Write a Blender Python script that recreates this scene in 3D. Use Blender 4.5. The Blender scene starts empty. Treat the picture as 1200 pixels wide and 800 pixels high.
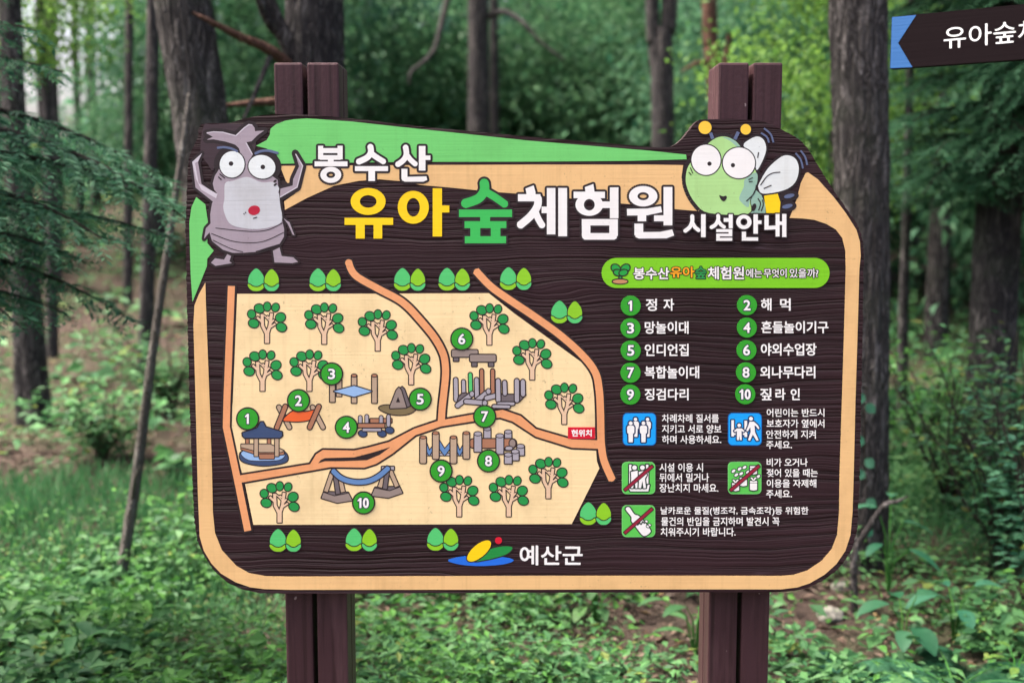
import bpy, bmesh, math, random
import numpy as np
from mathutils import Vector, noise
from mathutils.geometry import delaunay_2d_cdt

# ------------------------------------------------------------------ camera, sky, sun, exposure
SC = bpy.context.scene
COL = SC.collection
R = math.radians
F = 1400.0                       # focal length in pixels of the 1200x800 photograph
PITCH = R(6.24)
EYE = Vector((0.0, 0.0, 1.6))
cam_d = bpy.data.cameras.new('camera')
cam = bpy.data.objects.new('camera', cam_d)
COL.objects.link(cam)
cam.location = EYE
cam.rotation_euler = (R(90) - PITCH, 0, 0)
cam_d.sensor_width = 36
cam_d.lens = 36 * F / 1200
cam_d.clip_start = 0.05
cam_d.clip_end = 1000
cam_d.dof.use_dof = True
cam_d.dof.focus_distance = 2.6
cam_d.dof.aperture_fstop = 2.5
SC.camera = cam

SUN_ELEV, SUN_AZ = R(65), R(280)     # azimuth clockwise from +Y: from the left, a little behind the sign
world = bpy.data.worlds.new('World')
SC.world = world
world.use_nodes = True
wn = world.node_tree
bg = wn.nodes['Background']
sky = wn.nodes.new('ShaderNodeTexSky')
sky.sky_type = 'NISHITA'
sky.sun_disc = False
sky.sun_elevation = SUN_ELEV
sky.sun_rotation = SUN_AZ
sky.air_density = 0.6
sky.dust_density = 9.0
sky.ozone_density = 0.0
wn.links.new(sky.outputs[0], bg.inputs[0])
bg.inputs[1].default_value = 0.15
sd = bpy.data.lights.new('sun', 'SUN')
sd.energy = 3.0
sd.angle = R(6)
sd.color = (1.0, 0.93, 0.84)
sun = bpy.data.objects.new('sun', sd)
COL.objects.link(sun)
sun_dir = Vector((math.sin(SUN_AZ) * math.cos(SUN_ELEV), math.cos(SUN_AZ) * math.cos(SUN_ELEV), math.sin(SUN_ELEV)))
sun.location = sun_dir * 30
sun.rotation_euler = sun_dir.to_track_quat('Z', 'Y').to_euler()

SC.view_settings.view_transform = 'Standard'
SC.view_settings.look = 'None'
SC.view_settings.gamma = 1
SC.view_settings.use_curve_mapping = False
SC.view_settings.exposure = 2.2
SC.render.engine = 'CYCLES'
SC.cycles.use_denoising = True
SC.cycles.max_bounces = 6
SC.cycles.diffuse_bounces = 3
SC.cycles.transmission_bounces = 3
SC.cycles.sample_clamp_indirect = 6
SC.cycles.caustics_reflective = False
SC.cycles.caustics_refractive = False

random.seed(7)
rng = np.random.default_rng(7)

# ------------------------------------------------------------------ measuring: pixel of the photograph -> point of the place
SP, CP = math.sin(PITCH), math.cos(PITCH)
def ray(px, py):
    u, v = (px - 600) / F, (400 - py) / F
    return Vector((u, CP + v * SP, -SP + v * CP))
def at(px, py, Y):
    d = ray(px, py)
    return EYE + d * (Y / d.y)

# ------------------------------------------------------------------ objects
def link(name, data, parent=None):
    o = bpy.data.objects.new(name, data)
    COL.objects.link(o)
    if parent is not None:
        o.parent = parent
    return o
def tag(o, label=None, cat=None, group=None, kind=None):
    if label: o['label'] = label
    if cat: o['category'] = cat
    if group: o['group'] = group
    if kind: o['kind'] = kind
    return o
def thing(name, label, cat, loc=(0, 0, 0), group=None):
    o = link(name, None)
    o.location = loc
    o.empty_display_size = 0.1
    return tag(o, label, cat, group)
def world_loc(o):
    v = Vector((0, 0, 0))
    while o is not None:
        v += o.location
        o = o.parent
    return v
def mesh_np(name, V, quads=None, tris=None, mats=(), midx=None, smooth=False):
    V = np.asarray(V, dtype=np.float32).reshape(-1, 3)
    me = bpy.data.meshes.new(name)
    loops, starts, tot = [], [], []
    pos = 0
    if quads is not None and len(quads):
        q = np.asarray(quads, dtype=np.int32).reshape(-1, 4)
        loops.append(q.ravel()); starts.append(np.arange(len(q)) * 4 + pos); tot.append(np.full(len(q), 4)); pos += q.size
    if tris is not None and len(tris):
        t = np.asarray(tris, dtype=np.int32).reshape(-1, 3)
        loops.append(t.ravel()); starts.append(np.arange(len(t)) * 3 + pos); tot.append(np.full(len(t), 3)); pos += t.size
    loops = np.concatenate(loops).astype(np.int32)
    starts = np.concatenate(starts).astype(np.int32)
    tot = np.concatenate(tot).astype(np.int32)
    me.vertices.add(len(V)); me.vertices.foreach_set('co', V.ravel())
    me.loops.add(len(loops)); me.loops.foreach_set('vertex_index', loops)
    me.polygons.add(len(starts)); me.polygons.foreach_set('loop_start', starts); me.polygons.foreach_set('loop_total', tot)
    for m in mats: me.materials.append(m)
    if midx is not None: me.polygons.foreach_set('material_index', np.asarray(midx, dtype=np.int32))
    me.polygons.foreach_set('use_smooth', np.full(len(starts), bool(smooth), dtype=bool))
    me.update(calc_edges=True)
    me.validate()
    return me
def place_mesh(name, me, parent=None):
    """mesh in world coordinates -> child of parent (which is only ever moved, not turned)"""
    if parent is not None:
        off = world_loc(parent)
        me.transform(__import__('mathutils').Matrix.Translation(-off))
    return link(name, me, parent)

# ------------------------------------------------------------------ materials
MATS = {}
class NT:
    def __init__(s, name):
        s.m = bpy.data.materials.new(name); s.m.use_nodes = True
        s.t = s.m.node_tree; s.n = s.t.nodes
        s.out = s.n['Material Output']; s.b = s.n['Principled BSDF']
    def add(s, typ, **kw):
        n = s.n.new(typ)
        for k, v in kw.items(): setattr(n, k, v)
        return n
    def l(s, a, b): s.t.links.new(a, b)
    def ramp(s, fac, stops):
        r = s.add('ShaderNodeValToRGB')
        e = r.color_ramp.elements
        while len(e) < len(stops): e.new(0.5)
        for k, (p, c) in enumerate(stops):
            e[k].position = p; e[k].color = (*c, 1) if len(c) == 3 else c
        s.l(fac, r.inputs[0]); return r.outputs[0]
    def coords(s, scale, kind='Object', rot=(0, 0, 0)):
        tc = s.add('ShaderNodeTexCoord'); mp = s.add('ShaderNodeMapping')
        mp.inputs['Scale'].default_value = scale; mp.inputs['Rotation'].default_value = rot
        s.l(tc.outputs[kind], mp.inputs[0]); return mp.outputs[0]
    def noise(s, vec, scale=5, detail=4, rough=0.6, dist=0):
        n = s.add('ShaderNodeTexNoise')
        n.inputs['Scale'].default_value = scale; n.inputs['Detail'].default_value = detail
        n.inputs['Roughness'].default_value = rough; n.inputs['Distortion'].default_value = dist
        s.l(vec, n.inputs['Vector']); return n.outputs['Fac']
    def mix(s, fac, a, b, mode='MIX'):
        m = s.add('ShaderNodeMix', data_type='RGBA', blend_type=mode)
        for inp, v in ((m.inputs[0], fac), (m.inputs[6], a), (m.inputs[7], b)):
            if hasattr(v, 'links'): s.l(v, inp)
            elif isinstance(v, (int, float)): inp.default_value = v
            else: inp.default_value = (*v, 1)
        return m.outputs[2]
    def math(s, op, a, b=0.0):
        m = s.add('ShaderNodeMath', operation=op)
        for inp, v in zip(m.inputs, (a, b)):
            if hasattr(v, 'links'): s.l(v, inp)
            else: inp.default_value = v
        return m.outputs[0]
    def bump(s, h, strength=0.5, dist=0.01):
        b = s.add('ShaderNodeBump')
        b.inputs['Strength'].default_value = strength; b.inputs['Distance'].default_value = dist
        s.l(h, b.inputs['Height']); s.l(b.outputs[0], s.b.inputs['Normal'])
    def base(s, c, rough=0.6, spec=0.4):
        if hasattr(c, 'links'): s.l(c, s.b.inputs['Base Color'])
        else: s.b.inputs['Base Color'].default_value = (*c, 1)
        if hasattr(rough, 'links'): s.l(rough, s.b.inputs['Roughness'])
        else: s.b.inputs['Roughness'].default_value = rough
        s.b.inputs['Specular IOR Level'].default_value = spec
def lin(r, g, b):
    f = lambda c: (c / 255 / 12.92) if c / 255 <= 0.04045 else ((c / 255 + 0.055) / 1.055) ** 2.4
    return (f(r), f(g), f(b))

def paint_mat(name, srgb, stain=0.35, rough=0.5):
    """sign paint over wood: faint grain, blotches and specks of dirt"""
    if name in MATS: return MATS[name]
    c = lin(*srgb)
    t = NT(name)
    o = t.coords((1, 1, 1))
    n1 = t.noise(o, 9, 5, 0.65)
    n2 = t.noise(o, 160, 2, 0.5)
    g = t.noise(t.coords((3, 3, 190)), 1.0, 3, 0.6, 0.4)
    dirty = tuple(v * f for v, f in zip(c, (0.62, 0.58, 0.52)))
    f1 = t.ramp(n1, [(0.48, (0, 0, 0)), (0.80, (stain,) * 3)])
    f2 = t.ramp(n2, [(0.66, (0, 0, 0)), (0.74, (stain * 0.9,) * 3)])
    spot = t.noise(o, 14, 2, 0.5)
    f2b = t.mix(t.ramp(spot, [(0.5, (0, 0, 0)), (0.62, (1, 1, 1))]), (0, 0, 0), f2)
    run = t.noise(t.coords((55, 1, 2.2)), 1.0, 4, 0.65)
    f3 = t.ramp(run, [(0.52, (0, 0, 0)), (0.78, (stain * 0.6,) * 3)])
    col = t.mix(f1, c, dirty)
    col = t.mix(f3, col, dirty)
    col = t.mix(f2b, col, tuple(v * 0.35 for v in c))
    t.base(col, rough, 0.45)
    t.bump(g, 0.22, 0.002)
    MATS[name] = t.m
    return t.m

def wood_mat():
    """sandblasted cedar: deep horizontal grain, stained dark brown"""
    t = NT('sandblasted_dark_wood')
    o = t.coords((0.55, 1, 1))
    warp = t.noise(t.coords((1.6, 1, 2.4)), 1.5, 3, 0.5)
    sep = t.add('ShaderNodeSeparateXYZ'); t.l(t.coords((1, 1, 1)), sep.inputs[0])
    zz = t.math('ADD', sep.outputs['Z'], t.math('MULTIPLY', warp, 0.05))
    for (kx, kz, kr) in ((0.115, 1.43, 0.030), (-0.42, 1.52, 0.022), (0.50, 0.98, 0.025), (-0.10, 0.80, 0.020)):   # the grain parts round knots
        dx = t.math('SUBTRACT', sep.outputs['X'], kx); dz = t.math('SUBTRACT', sep.outputs['Z'], kz)
        d2 = t.math('ADD', t.math('MULTIPLY', t.math('MULTIPLY', dx, dx), 0.2), t.math('MULTIPLY', dz, dz))
        w = t.math('DIVIDE', 0.78, t.math('ADD', 1.0, t.math('DIVIDE', d2, kr * kr)))
        zz = t.math('SUBTRACT', zz, t.math('MULTIPLY', dz, w))
    comb = t.add('ShaderNodeCombineXYZ')
    t.l(t.math('MULTIPLY', sep.outputs['X'], 0.8), comb.inputs['X'])
    t.l(t.math('MULTIPLY', zz, 140.0), comb.inputs['Z'])
    g1 = t.noise(comb.outputs[0], 1.0, 2.5, 0.55)
    comb2 = t.add('ShaderNodeCombineXYZ')
    t.l(t.math('MULTIPLY', sep.outputs['X'], 5.0), comb2.inputs['X'])
    t.l(t.math('MULTIPLY', zz, 420.0), comb2.inputs['Z'])
    g2 = t.noise(comb2.outputs[0], 1.0, 2, 0.5)
    rid = t.ramp(g1, [(0.36, (0, 0, 0)), (0.47, (0.75,) * 3), (0.60, (1, 1, 1))])
    h = t.math('ADD', rid, t.math('MULTIPLY', g2, 0.22))
    big = t.noise(o, 3.0, 4, 0.6)
    ca, cb = lin(40, 24, 26), lin(56, 36, 40)
    col = t.mix(t.ramp(big, [(0.35, (0, 0, 0)), (0.7, (1, 1, 1))]), ca, cb)
    col = t.mix(t.math('MULTIPLY', t.math('SUBTRACT', 1.0, rid), 0.7), col, lin(24, 13, 14))
    # worn, slightly bleached flecks
    fl = t.noise(t.coords((6, 1, 60)), 1.0, 3, 0.6)
    col = t.mix(t.ramp(fl, [(0.68, (0, 0, 0)), (0.80, (0.45,) * 3)]), col, lin(100, 82, 94))
    t.base(col, 0.55, 0.18)
    t.bump(h, 0.75, 0.004)
    return t.m

def timber_mat():
    t = NT('brown_stained_timber')
    o = t.coords((1, 1, 1))
    g = t.noise(t.coords((60, 60, 1.6)), 1.0, 4, 0.6)
    b = t.noise(o, 5, 3, 0.5)
    sp = t.noise(o, 70, 1, 0.5)
    col = t.mix(b, lin(54, 33, 36), lin(70, 46, 50))
    col = t.mix(t.ramp(g, [(0.3, (0.8,) * 3), (0.52, (0, 0, 0))]), col, lin(36, 20, 21))
    fade = t.noise(t.coords((14, 14, 2.2)), 1.0, 4, 0.65)
    col = t.mix(t.ramp(fade, [(0.55, (0, 0, 0)), (0.75, (0.5,) * 3)]), col, lin(98, 72, 74))
    col = t.mix(t.ramp(sp, [(0.76, (0, 0, 0)), (0.80, (0.7,) * 3)]), col, lin(150, 135, 135))
    t.base(col, 0.5, 0.25)
    t.bump(t.math('ADD', g, t.math('MULTIPLY', t.noise(o, 120, 2, 0.5), 0.4)), 0.5, 0.003)
    return t.m

def bark_mat(name, dark, light, scale=1.0, moss=0.0):
    t = NT(name)
    o = t.coords((1, 1, 1))
    def ridge(sx, sz, dist):
        n = t.noise(t.coords((sx * scale, sx * scale, sz * scale)), 1.0, 4, 0.6, dist)
        return t.math('ABSOLUTE', t.math('SUBTRACT', n, 0.5))
    f1 = t.ramp(ridge(24, 5.5, 0.8), [(0.0, (0, 0, 0)), (0.05, (0.2,) * 3), (0.15, (1, 1, 1))])
    f2 = t.ramp(ridge(60, 22, 0.3), [(0.0, (0, 0, 0)), (0.06, (0.6,) * 3), (0.14, (1, 1, 1))])
    crack = t.math('MULTIPLY', f1, t.math('ADD', t.math('MULTIPLY', f2, 0.6), 0.4))
    fine = t.noise(t.coords((70, 70, 24)), 1.0, 5, 0.7)
    big = t.noise(t.coords((3, 3, 1.6)), 1.0, 4, 0.6)
    col = t.mix(fine, tuple(c * 0.5 for c in light), tuple(c * 1.7 for c in light))
    col = t.mix(t.ramp(big, [(0.4, (0, 0, 0)), (0.7, (0.6,) * 3)]), col, (light[0] * 0.6, light[1] * 0.62, light[2] * 0.68))
    lich = t.noise(t.coords((9, 9, 6)), 1.0, 5, 0.7)
    col = t.mix(t.ramp(lich, [(0.62, (0, 0, 0)), (0.70, (0.45,) * 3)]), col, (light[0] * 1.7, light[1] * 1.85, light[2] * 1.75))
    col = t.mix(crack, dark, col)
    if moss:
        mo = t.noise(o, 3, 4, 0.6)
        col = t.mix(t.ramp(mo, [(0.52, (0, 0, 0)), (0.66, (moss,) * 3)]), col, (0.06, 0.085, 0.045))
    t.base(col, 0.85, 0.2)
    h = t.math('ADD', crack, t.math('MULTIPLY', fine, 0.5))
    t.bump(h, 1.0, 0.03)
    return t.m

def leaf_mat(name, dark, light, transl=0.35, yellow=None, gloss=0.55):
    t = NT(name)
    gi = t.add('ShaderNodeNewGeometry'); oi = t.add('ShaderNodeObjectInfo')
    col = t.ramp(gi.outputs['Random Per Island'], [(0.0, dark), (0.55, tuple((a + b) / 2 for a, b in zip(dark, light))), (1.0, light)])
    if yellow:
        r2 = t.math('FRACT', t.math('MULTIPLY', gi.outputs['Random Per Island'], 37.0))
        col = t.mix(t.ramp(r2, [(0.955, (0, 0, 0)), (0.965, (1, 1, 1))]), col, yellow)
    hs = t.add('ShaderNodeHueSaturation')
    t.l(t.math('ADD', t.math('MULTIPLY', oi.outputs['Random'], 0.03), 0.485), hs.inputs['Hue'])
    t.l(t.math('ADD', t.math('MULTIPLY', oi.outputs['Random'], 0.35), 0.82), hs.inputs['Value'])
    t.l(col, hs.inputs['Color'])
    t.base(hs.outputs[0], gloss, 0.2)
    tr = t.add('ShaderNodeBsdfTranslucent'); t.l(hs.outputs[0], tr.inputs[0])
    mx = t.add('ShaderNodeMixShader'); mx.inputs[0].default_value = transl
    t.l(t.b.outputs[0], mx.inputs[1]); t.l(tr.outputs[0], mx.inputs[2]); t.l(mx.outputs[0], t.out.inputs[0])
    return t.m

# ------------------------------------------------------------------ flat shapes measured in photograph pixels, laid on a real plane
def area2(p): return sum(p[i - 1][0] * p[i][1] - p[i][0] * p[i - 1][1] for i in range(len(p)))
def ell(cx, cy, rx, ry, rot=0, n=32):
    c, s = math.cos(R(rot)), math.sin(R(rot)); P = []
    for k in range(n):
        a = 2 * math.pi * k / n; x, y = rx * math.cos(a), ry * math.sin(a)
        P.append((cx + x * c - y * s, cy + x * s + y * c))
    return P
def smooth(pts, closed=True, n=6):
    """Catmull-Rom curve through the points"""
    P = [Vector(p) for p in pts]; N = len(P); out = []
    for i in range(N if closed else N - 1):
        g = lambda k: P[k % N] if closed else P[min(max(k, 0), N - 1)]
        p0, p1, p2, p3 = g(i - 1), g(i), g(i + 1), g(i + 2)
        for j in range(n):
            t = j / n
            q = 0.5 * (2 * p1 + (p2 - p0) * t + (2 * p0 - 5 * p1 + 4 * p2 - p3) * t * t + (3 * p1 - p0 - 3 * p2 + p3) * t ** 3)
            out.append((q.x, q.y))
    if not closed: out.append(tuple(P[-1]))
    return out
def stroke(pts, w, cap='butt', curve=False):
    if curve: pts = smooth(pts, False, 6)
    out = []
    for i in range(len(pts) - 1):
        (x0, y0), (x1, y1) = pts[i], pts[i + 1]
        L = math.hypot(x1 - x0, y1 - y0)
        if L < 1e-6: continue
        nx, ny = -(y1 - y0) / L * w / 2, (x1 - x0) / L * w / 2
        out.append([(x0 + nx, y0 + ny), (x1 + nx, y1 + ny), (x1 - nx, y1 - ny), (x0 - nx, y0 - ny)])
        if i > 0 or cap == 'round': out.append(ell(x0, y0, w / 2, w / 2, 0, 12))
    if cap == 'round': out.append(ell(pts[-1][0], pts[-1][1], w / 2, w / 2, 0, 12))
    return out
def ring(cx, cy, rx, ry, ix, iy, n=36):
    a, b = ell(cx, cy, rx, ry, 0, n), ell(cx, cy, ix, iy, 0, n)
    return [[a[k - 1], a[k], b[k], b[k - 1]] for k in range(n)]
def rrect(x0, y0, x1, y1, r, n=6):
    P = []
    for cx, cy, a0 in ((x1 - r, y0 + r, -90), (x1 - r, y1 - r, 0), (x0 + r, y1 - r, 90), (x0 + r, y0 + r, 180)):
        for k in range(n + 1):
            a = R(a0 + 90 * k / n); P.append((cx + r * math.cos(a), cy + r * math.sin(a)))
    return P
def xf(polys, s=1, ox=0, oy=0):
    return [[(ox + x * s, oy + y * s) for x, y in p] for p in polys]
_MEMO = {}
def union(polys):
    if not polys: return [], []
    x0, y0 = polys[0][0]
    rel = [[(round(x - x0, 4), round(y - y0, 4)) for x, y in p] for p in polys]
    key = hash(tuple(tuple(p) for p in rel))
    if key not in _MEMO: _MEMO[key] = union_rel(rel)
    V, T = _MEMO[key]
    return [(x + x0, y + y0) for x, y in V], T
def union_rel(polys):
    V, Fc, src = [], [], []
    for p in polys:
        if len(p) < 3: continue
        q = list(p) if area2(p) > 0 else list(reversed(p))
        if abs(area2(q)) < 1e-7: continue
        Fc.append(list(range(len(V), len(V) + len(q)))); V += [Vector(v) for v in q]; src += q
    if not Fc: return [], []
    cx, cy = V[0].x, V[0].y
    W = [Vector((p[0] - cx, p[1] - cy)) for p in src]
    vo, eo, fo, ov, oe, of = delaunay_2d_cdt(W, [], Fc, 0, 2e-5, True)
    # keep the triangles whose centre lies inside one of the shapes
    A = np.array([tuple(v) for v in vo]); Tn = np.array([list(f) for f in fo])
    cen = A[Tn].mean(axis=1)
    inside = np.zeros(len(Tn), dtype=bool)
    for f in Fc:
        P = np.array([tuple(W[i]) for i in f])
        lo, hi = P.min(axis=0), P.max(axis=0)
        idx = np.nonzero(~inside & (cen[:, 0] >= lo[0]) & (cen[:, 0] <= hi[0]) & (cen[:, 1] >= lo[1]) & (cen[:, 1] <= hi[1]))[0]
        if not len(idx): continue
        x, y = cen[idx, 0][:, None], cen[idx, 1][:, None]
        x0, y0 = P[:, 0][None], P[:, 1][None]; x1, y1 = np.roll(P[:, 0], -1)[None], np.roll(P[:, 1], -1)[None]
        with np.errstate(divide='ignore', invalid='ignore'):
            cr = ((y0 > y) != (y1 > y)) & (x < (x1 - x0) * (y - y0) / (y1 - y0) + x0)
        inside[idx] = cr.sum(axis=1) % 2 == 1
    T = [list(map(int, f)) for f in Tn[inside]]
    return [(float(v[0]) + cx, float(v[1]) + cy) for v in A], T
def boundary(T):
    E = {}
    for f in T:
        for a, b in zip(f, list(f[1:]) + [f[0]]):
            k = (a, b)
            if (b, a) in E: del E[(b, a)]
            else: E[k] = 1
    return list(E)
def grow(polys, o):
    V, T = union(polys)
    out = [[V[i] for i in f] for f in T]
    B = boundary(T); prev = {b: a for a, b in B}
    for a, b in B:
        out += stroke([V[a], V[b]], 2 * o)
        p = prev.get(a)
        if p is not None:
            ux, uy, vx, vy = V[a][0] - V[p][0], V[a][1] - V[p][1], V[b][0] - V[a][0], V[b][1] - V[a][1]
            if ux * vx + uy * vy > 0.97 * math.hypot(ux, uy) * math.hypot(vx, vy): 
                continue
        out.append(ell(V[a][0], V[a][1], o, o, 0, 8))
    return out

GLYPH = {}
def load_glyphs(chars):
    """outlines of the built-in font, one character per line of a single text"""
    chars = [c for c in chars if c != ' ']
    cu = bpy.data.curves.new('glyphs', 'FONT'); cu.body = '\n'.join(chars); cu.resolution_u = 4; cu.space_line = 3.0
    o = bpy.data.objects.new('glyphs', cu); COL.objects.link(o)
    bpy.context.view_layer.update()
    me = bpy.data.meshes.new_from_object(o.evaluated_get(bpy.context.evaluated_depsgraph_get()))
    co = [v.co for v in me.vertices]
    for c in chars: GLYPH[c] = []
    for p in me.polygons:
        y = sum(co[i].y for i in p.vertices) / len(p.vertices)
        k = int(round((0.35 - y) / 3.0))
        GLYPH[chars[k]].append([(co[i].x, -(co[i].y + 3.0 * k)) for i in p.vertices])
    bpy.data.meshes.remove(me); bpy.data.objects.remove(o); bpy.data.curves.remove(cu)
def text(s, x0, y0, x1, y1, bold=0.0):
    """ink of the string fitted into the measured box"""
    polys, pen = [], 0.0
    per = []
    for c in s:
        if c == ' ': pen += 0.30; continue
        g = GLYPH[c]
        xs = [p[0] for f in g for p in f]
        hangul = ord(c) > 0x3000
        ox = pen if hangul else pen - min(xs) + 0.05
        per.append([[(x + ox, y) for x, y in f] for f in g])
        pen += 0.92 if hangul else (max(xs) - min(xs) + 0.10)
    allp = [p for g in per for f in g for p in f]
    a0, a1 = min(p[0] for p in allp), max(p[0] for p in allp)
    b0, b1 = min(p[1] for p in allp), max(p[1] for p in allp)
    sx, sy = (x1 - x0 - 2 * bold) / (a1 - a0), (y1 - y0 - 2 * bold) / (b1 - b0)
    out = []
    for g in per:
        q = [[(x0 + bold + (x - a0) * sx, y0 + bold + (y - b0) * sy) for x, y in f] for f in g]
        out += grow(q, bold) if bold > 0 else q
    return out

class Plane:
    def __init__(s, p0, n, u=None):
        s.p0, s.n = Vector(p0), Vector(n).normalized()
    def hit(s, px, py, off=0.0):
        d = ray(px, py)
        t = (s.p0 - EYE).dot(s.n) / d.dot(s.n)
        return EYE + d * t + s.n * off

class Ink:
    """one part: painted shapes stacked in order on a plane, each a thin raised layer"""
    def __init__(s, name, plane, parent, z=0.0012, step=0.000025):
        s.name, s.pl, s.parent, s.z, s.step = name, plane, parent, z * 0.5, step
        s.V, s.T, s.Q, s.mi, s.mq, s.mats = [], [], [], [], [], []
    def add(s, polys, mat, bottom=0.0):
        if polys and isinstance(polys[0][0], (int, float)): polys = [polys]
        if mat not in s.mats: s.mats.append(mat)
        k = s.mats.index(mat)
        V, T = union(polys)
        b = len(s.V); n = len(V)
        s.V += [s.pl.hit(x, y, s.z) for x, y in V]
        for f in T:
            s.T.append([b + i for i in f]); s.mi.append(k)
        B = boundary(T)
        idx = {}
        for a, c in B:
            for i in (a, c):
                if i not in idx:
                    idx[i] = len(s.V); s.V.append(s.pl.hit(V[i][0], V[i][1], bottom))
        for a, c in B:
            s.Q.append((b + a, idx[a], idx[c], b + c)); s.mq.append(k)
        s.z += s.step
        return s
    def drawn(s, polys, fill, line, w=0.75):
        if polys and isinstance(polys[0][0], (int, float)): polys = [polys]
        s.add(grow(polys, w * 1.8), line, 0.0); s.add(polys, fill, 0.0)
        return s
    def build(s, parent=None):
        me = mesh_np(s.name, [tuple(v) for v in s.V], s.Q, s.T, s.mats, s.mq + s.mi)
        return place_mesh(s.name, me, parent or s.parent)

# ------------------------------------------------------------------ paints
WOOD = wood_mat(); TIMBER = timber_mat()
DARK = paint_mat('dark_brown_line', (36, 22, 24), 0.2)
TAN = paint_mat('tan_paint', (236, 192, 130), 0.5)
CREAM = paint_mat('cream_paint', (250, 222, 166), 0.6)
ORANGE = paint_mat('orange_path_paint', (236, 162, 108), 0.4)
GREEN = paint_mat('hill_green_paint', (112, 206, 108), 0.3)
WHITE = paint_mat('white_paint', (244, 242, 236), 0.18)
YELLOW = paint_mat('yellow_paint', (253, 212, 0), 0.15)
TGREEN = paint_mat('title_green_paint', (56, 188, 84), 0.2)
DISC = paint_mat('disc_green_paint', (44, 160, 34), 0.2)
LEAFG = paint_mat('tree_leaf_paint', (28, 150, 68), 0.2)
PEACH = paint_mat('tree_trunk_paint', (232, 196, 160), 0.2)
MINT = paint_mat('mint_paint', (82, 200, 110), 0.2)
LIME = paint_mat('lime_paint', (140, 204, 30), 0.2)
PILL = paint_mat('pill_lime_paint', (124, 204, 20), 0.2)
BLUE = paint_mat('icon_blue_paint', (0, 164, 244), 0.2)
IGREEN = paint_mat('icon_green_paint', (90, 200, 80), 0.2)
RED = paint_mat('red_paint', (214, 10, 44), 0.2)
BARRED = paint_mat('bar_red_paint', (150, 22, 52), 0.2)
GREY = paint_mat('insect_grey_paint', (166, 152, 160), 0.35)
LGREY = paint_mat('insect_pale_paint', (202, 204, 206), 0.45)
MGREY = paint_mat('insect_light_edge_paint', (206, 198, 204), 0.2)
SLATE = paint_mat('slate_paint', (92, 104, 136), 0.2)
EYE_W = paint_mat('eye_white_paint', (232, 238, 234), 0.4)
BEEG = paint_mat('bee_green_paint', (176, 222, 140), 0.4)
BEET = paint_mat('bee_teal_paint', (150, 190, 168), 0.3)
WOODT = paint_mat('drawn_tan_wood', (188, 162, 134), 0.2)
WOODB = paint_mat('drawn_brown_wood', (172, 118, 88), 0.2)
STONE = paint_mat('drawn_grey_log', (170, 164, 170), 0.2)
DSTONE = paint_mat('drawn_dark_grey', (108, 98, 100), 0.2)
NAVY = paint_mat('drawn_navy', (56, 76, 112), 0.2)
STEEL = paint_mat('drawn_steel_blue', (98, 136, 184), 0.2)
PALEB = paint_mat('drawn_pale_blue', (150, 186, 226), 0.2)
HAMM = paint_mat('hammock_orange', (238, 102, 44), 0.2)
OLIVE = paint_mat('drawn_olive', (126, 110, 74), 0.2)
TAUPE = paint_mat('drawn_taupe', (150, 134, 124), 0.2)
BROWNM = paint_mat('mound_brown', (196, 140, 96), 0.2)
MIDGRN = paint_mat('sprout_green', (28, 160, 60), 0.2)
ORGT = paint_mat('orange_yellow_paint', (255, 170, 10), 0.2)
EMBLUE = paint_mat('emblem_blue', (26, 110, 220), 0.15)
EMGREEN = paint_mat('emblem_green', (20, 140, 60), 0.15)

# ------------------------------------------------------------------ the information sign
BOARD_Y = 2.60
FRONT = Plane((0, BOARD_Y, 0), (0, -1, 0))
sign = thing('information_sign', 'large dark brown wooden map board with cartoon insects and Korean lettering on two posts',
             'sign', (0, BOARD_Y + 0.04, 0))

def rough_outline(pts, amp=0.45, step=2.0):
    out = []
    for i in range(len(pts)):
        a, b = Vector(pts[i - 1]), Vector(pts[i])
        L = (b - a).length; n = max(1, int(L / step))
        for k in range(n):
            p = a.lerp(b, k / n)
            d = (b - a).normalized()
            j = (random.random() - 0.5) * 2 * amp * (0.3 + abs(d.y))
            out.append((p.x - d.y * j, p.y + d.x * j))
    return out
outline = [(236, 145.5), (244, 144.6), (268, 144.5), (288, 138.7), (306.7, 135.2), (322.7, 133.9), (360, 134.7), (410.7, 138.7), (466.7, 145.3),
           (520, 151), (620, 160.3), (760, 172), (775, 173), (786, 172.2), (793, 168.5), (799.4, 162.8), (811, 148.5), (815.5, 143.5), (820.8, 140.2), (858.8, 139.3), (889.6, 141.4), (904, 146),
           (915.8, 152), (930, 159.2), (939, 165.5), (946.7, 174.3), (961, 198.4), (977.5, 223.5), (991.8, 244.9), (1003, 260.5), (1009, 273), (1011.5, 288), (1012, 307.6),
           (1010.8, 400), (1009, 470), (1007.6, 556), (1004.7, 619.5), (998.6, 642.5), (990, 657), (978, 670), (964, 680), (948.7, 687.4), (935, 691.3),
           (915, 693.3), (824, 693.5), (620, 694), (340, 695.2), (305, 694.6), (285, 690.5), (267, 682.5), (251, 668.5), (239, 650), (231, 633), (227.8, 612), (224.5, 540), (222, 460),
           (219.5, 370), (218.5, 330), (217.5, 269), (219.3, 215), (221.5, 184), (227, 171), (232, 161), (233, 151)]
V2, T2 = union([rough_outline(outline)])
nb = len(V2)
V = [tuple(FRONT.hit(x, y)) for x, y in V2] + [tuple(FRONT.hit(x, y, -0.04)) for x, y in V2]
Q = [(a, a + nb, b + nb, b) for a, b in boundary(T2)]
place_mesh('wooden_panel', mesh_np('wooden_panel', V, Q, T2 + [[i + nb for i in reversed(f)] for f in T2], [WOOD]), sign)

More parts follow.
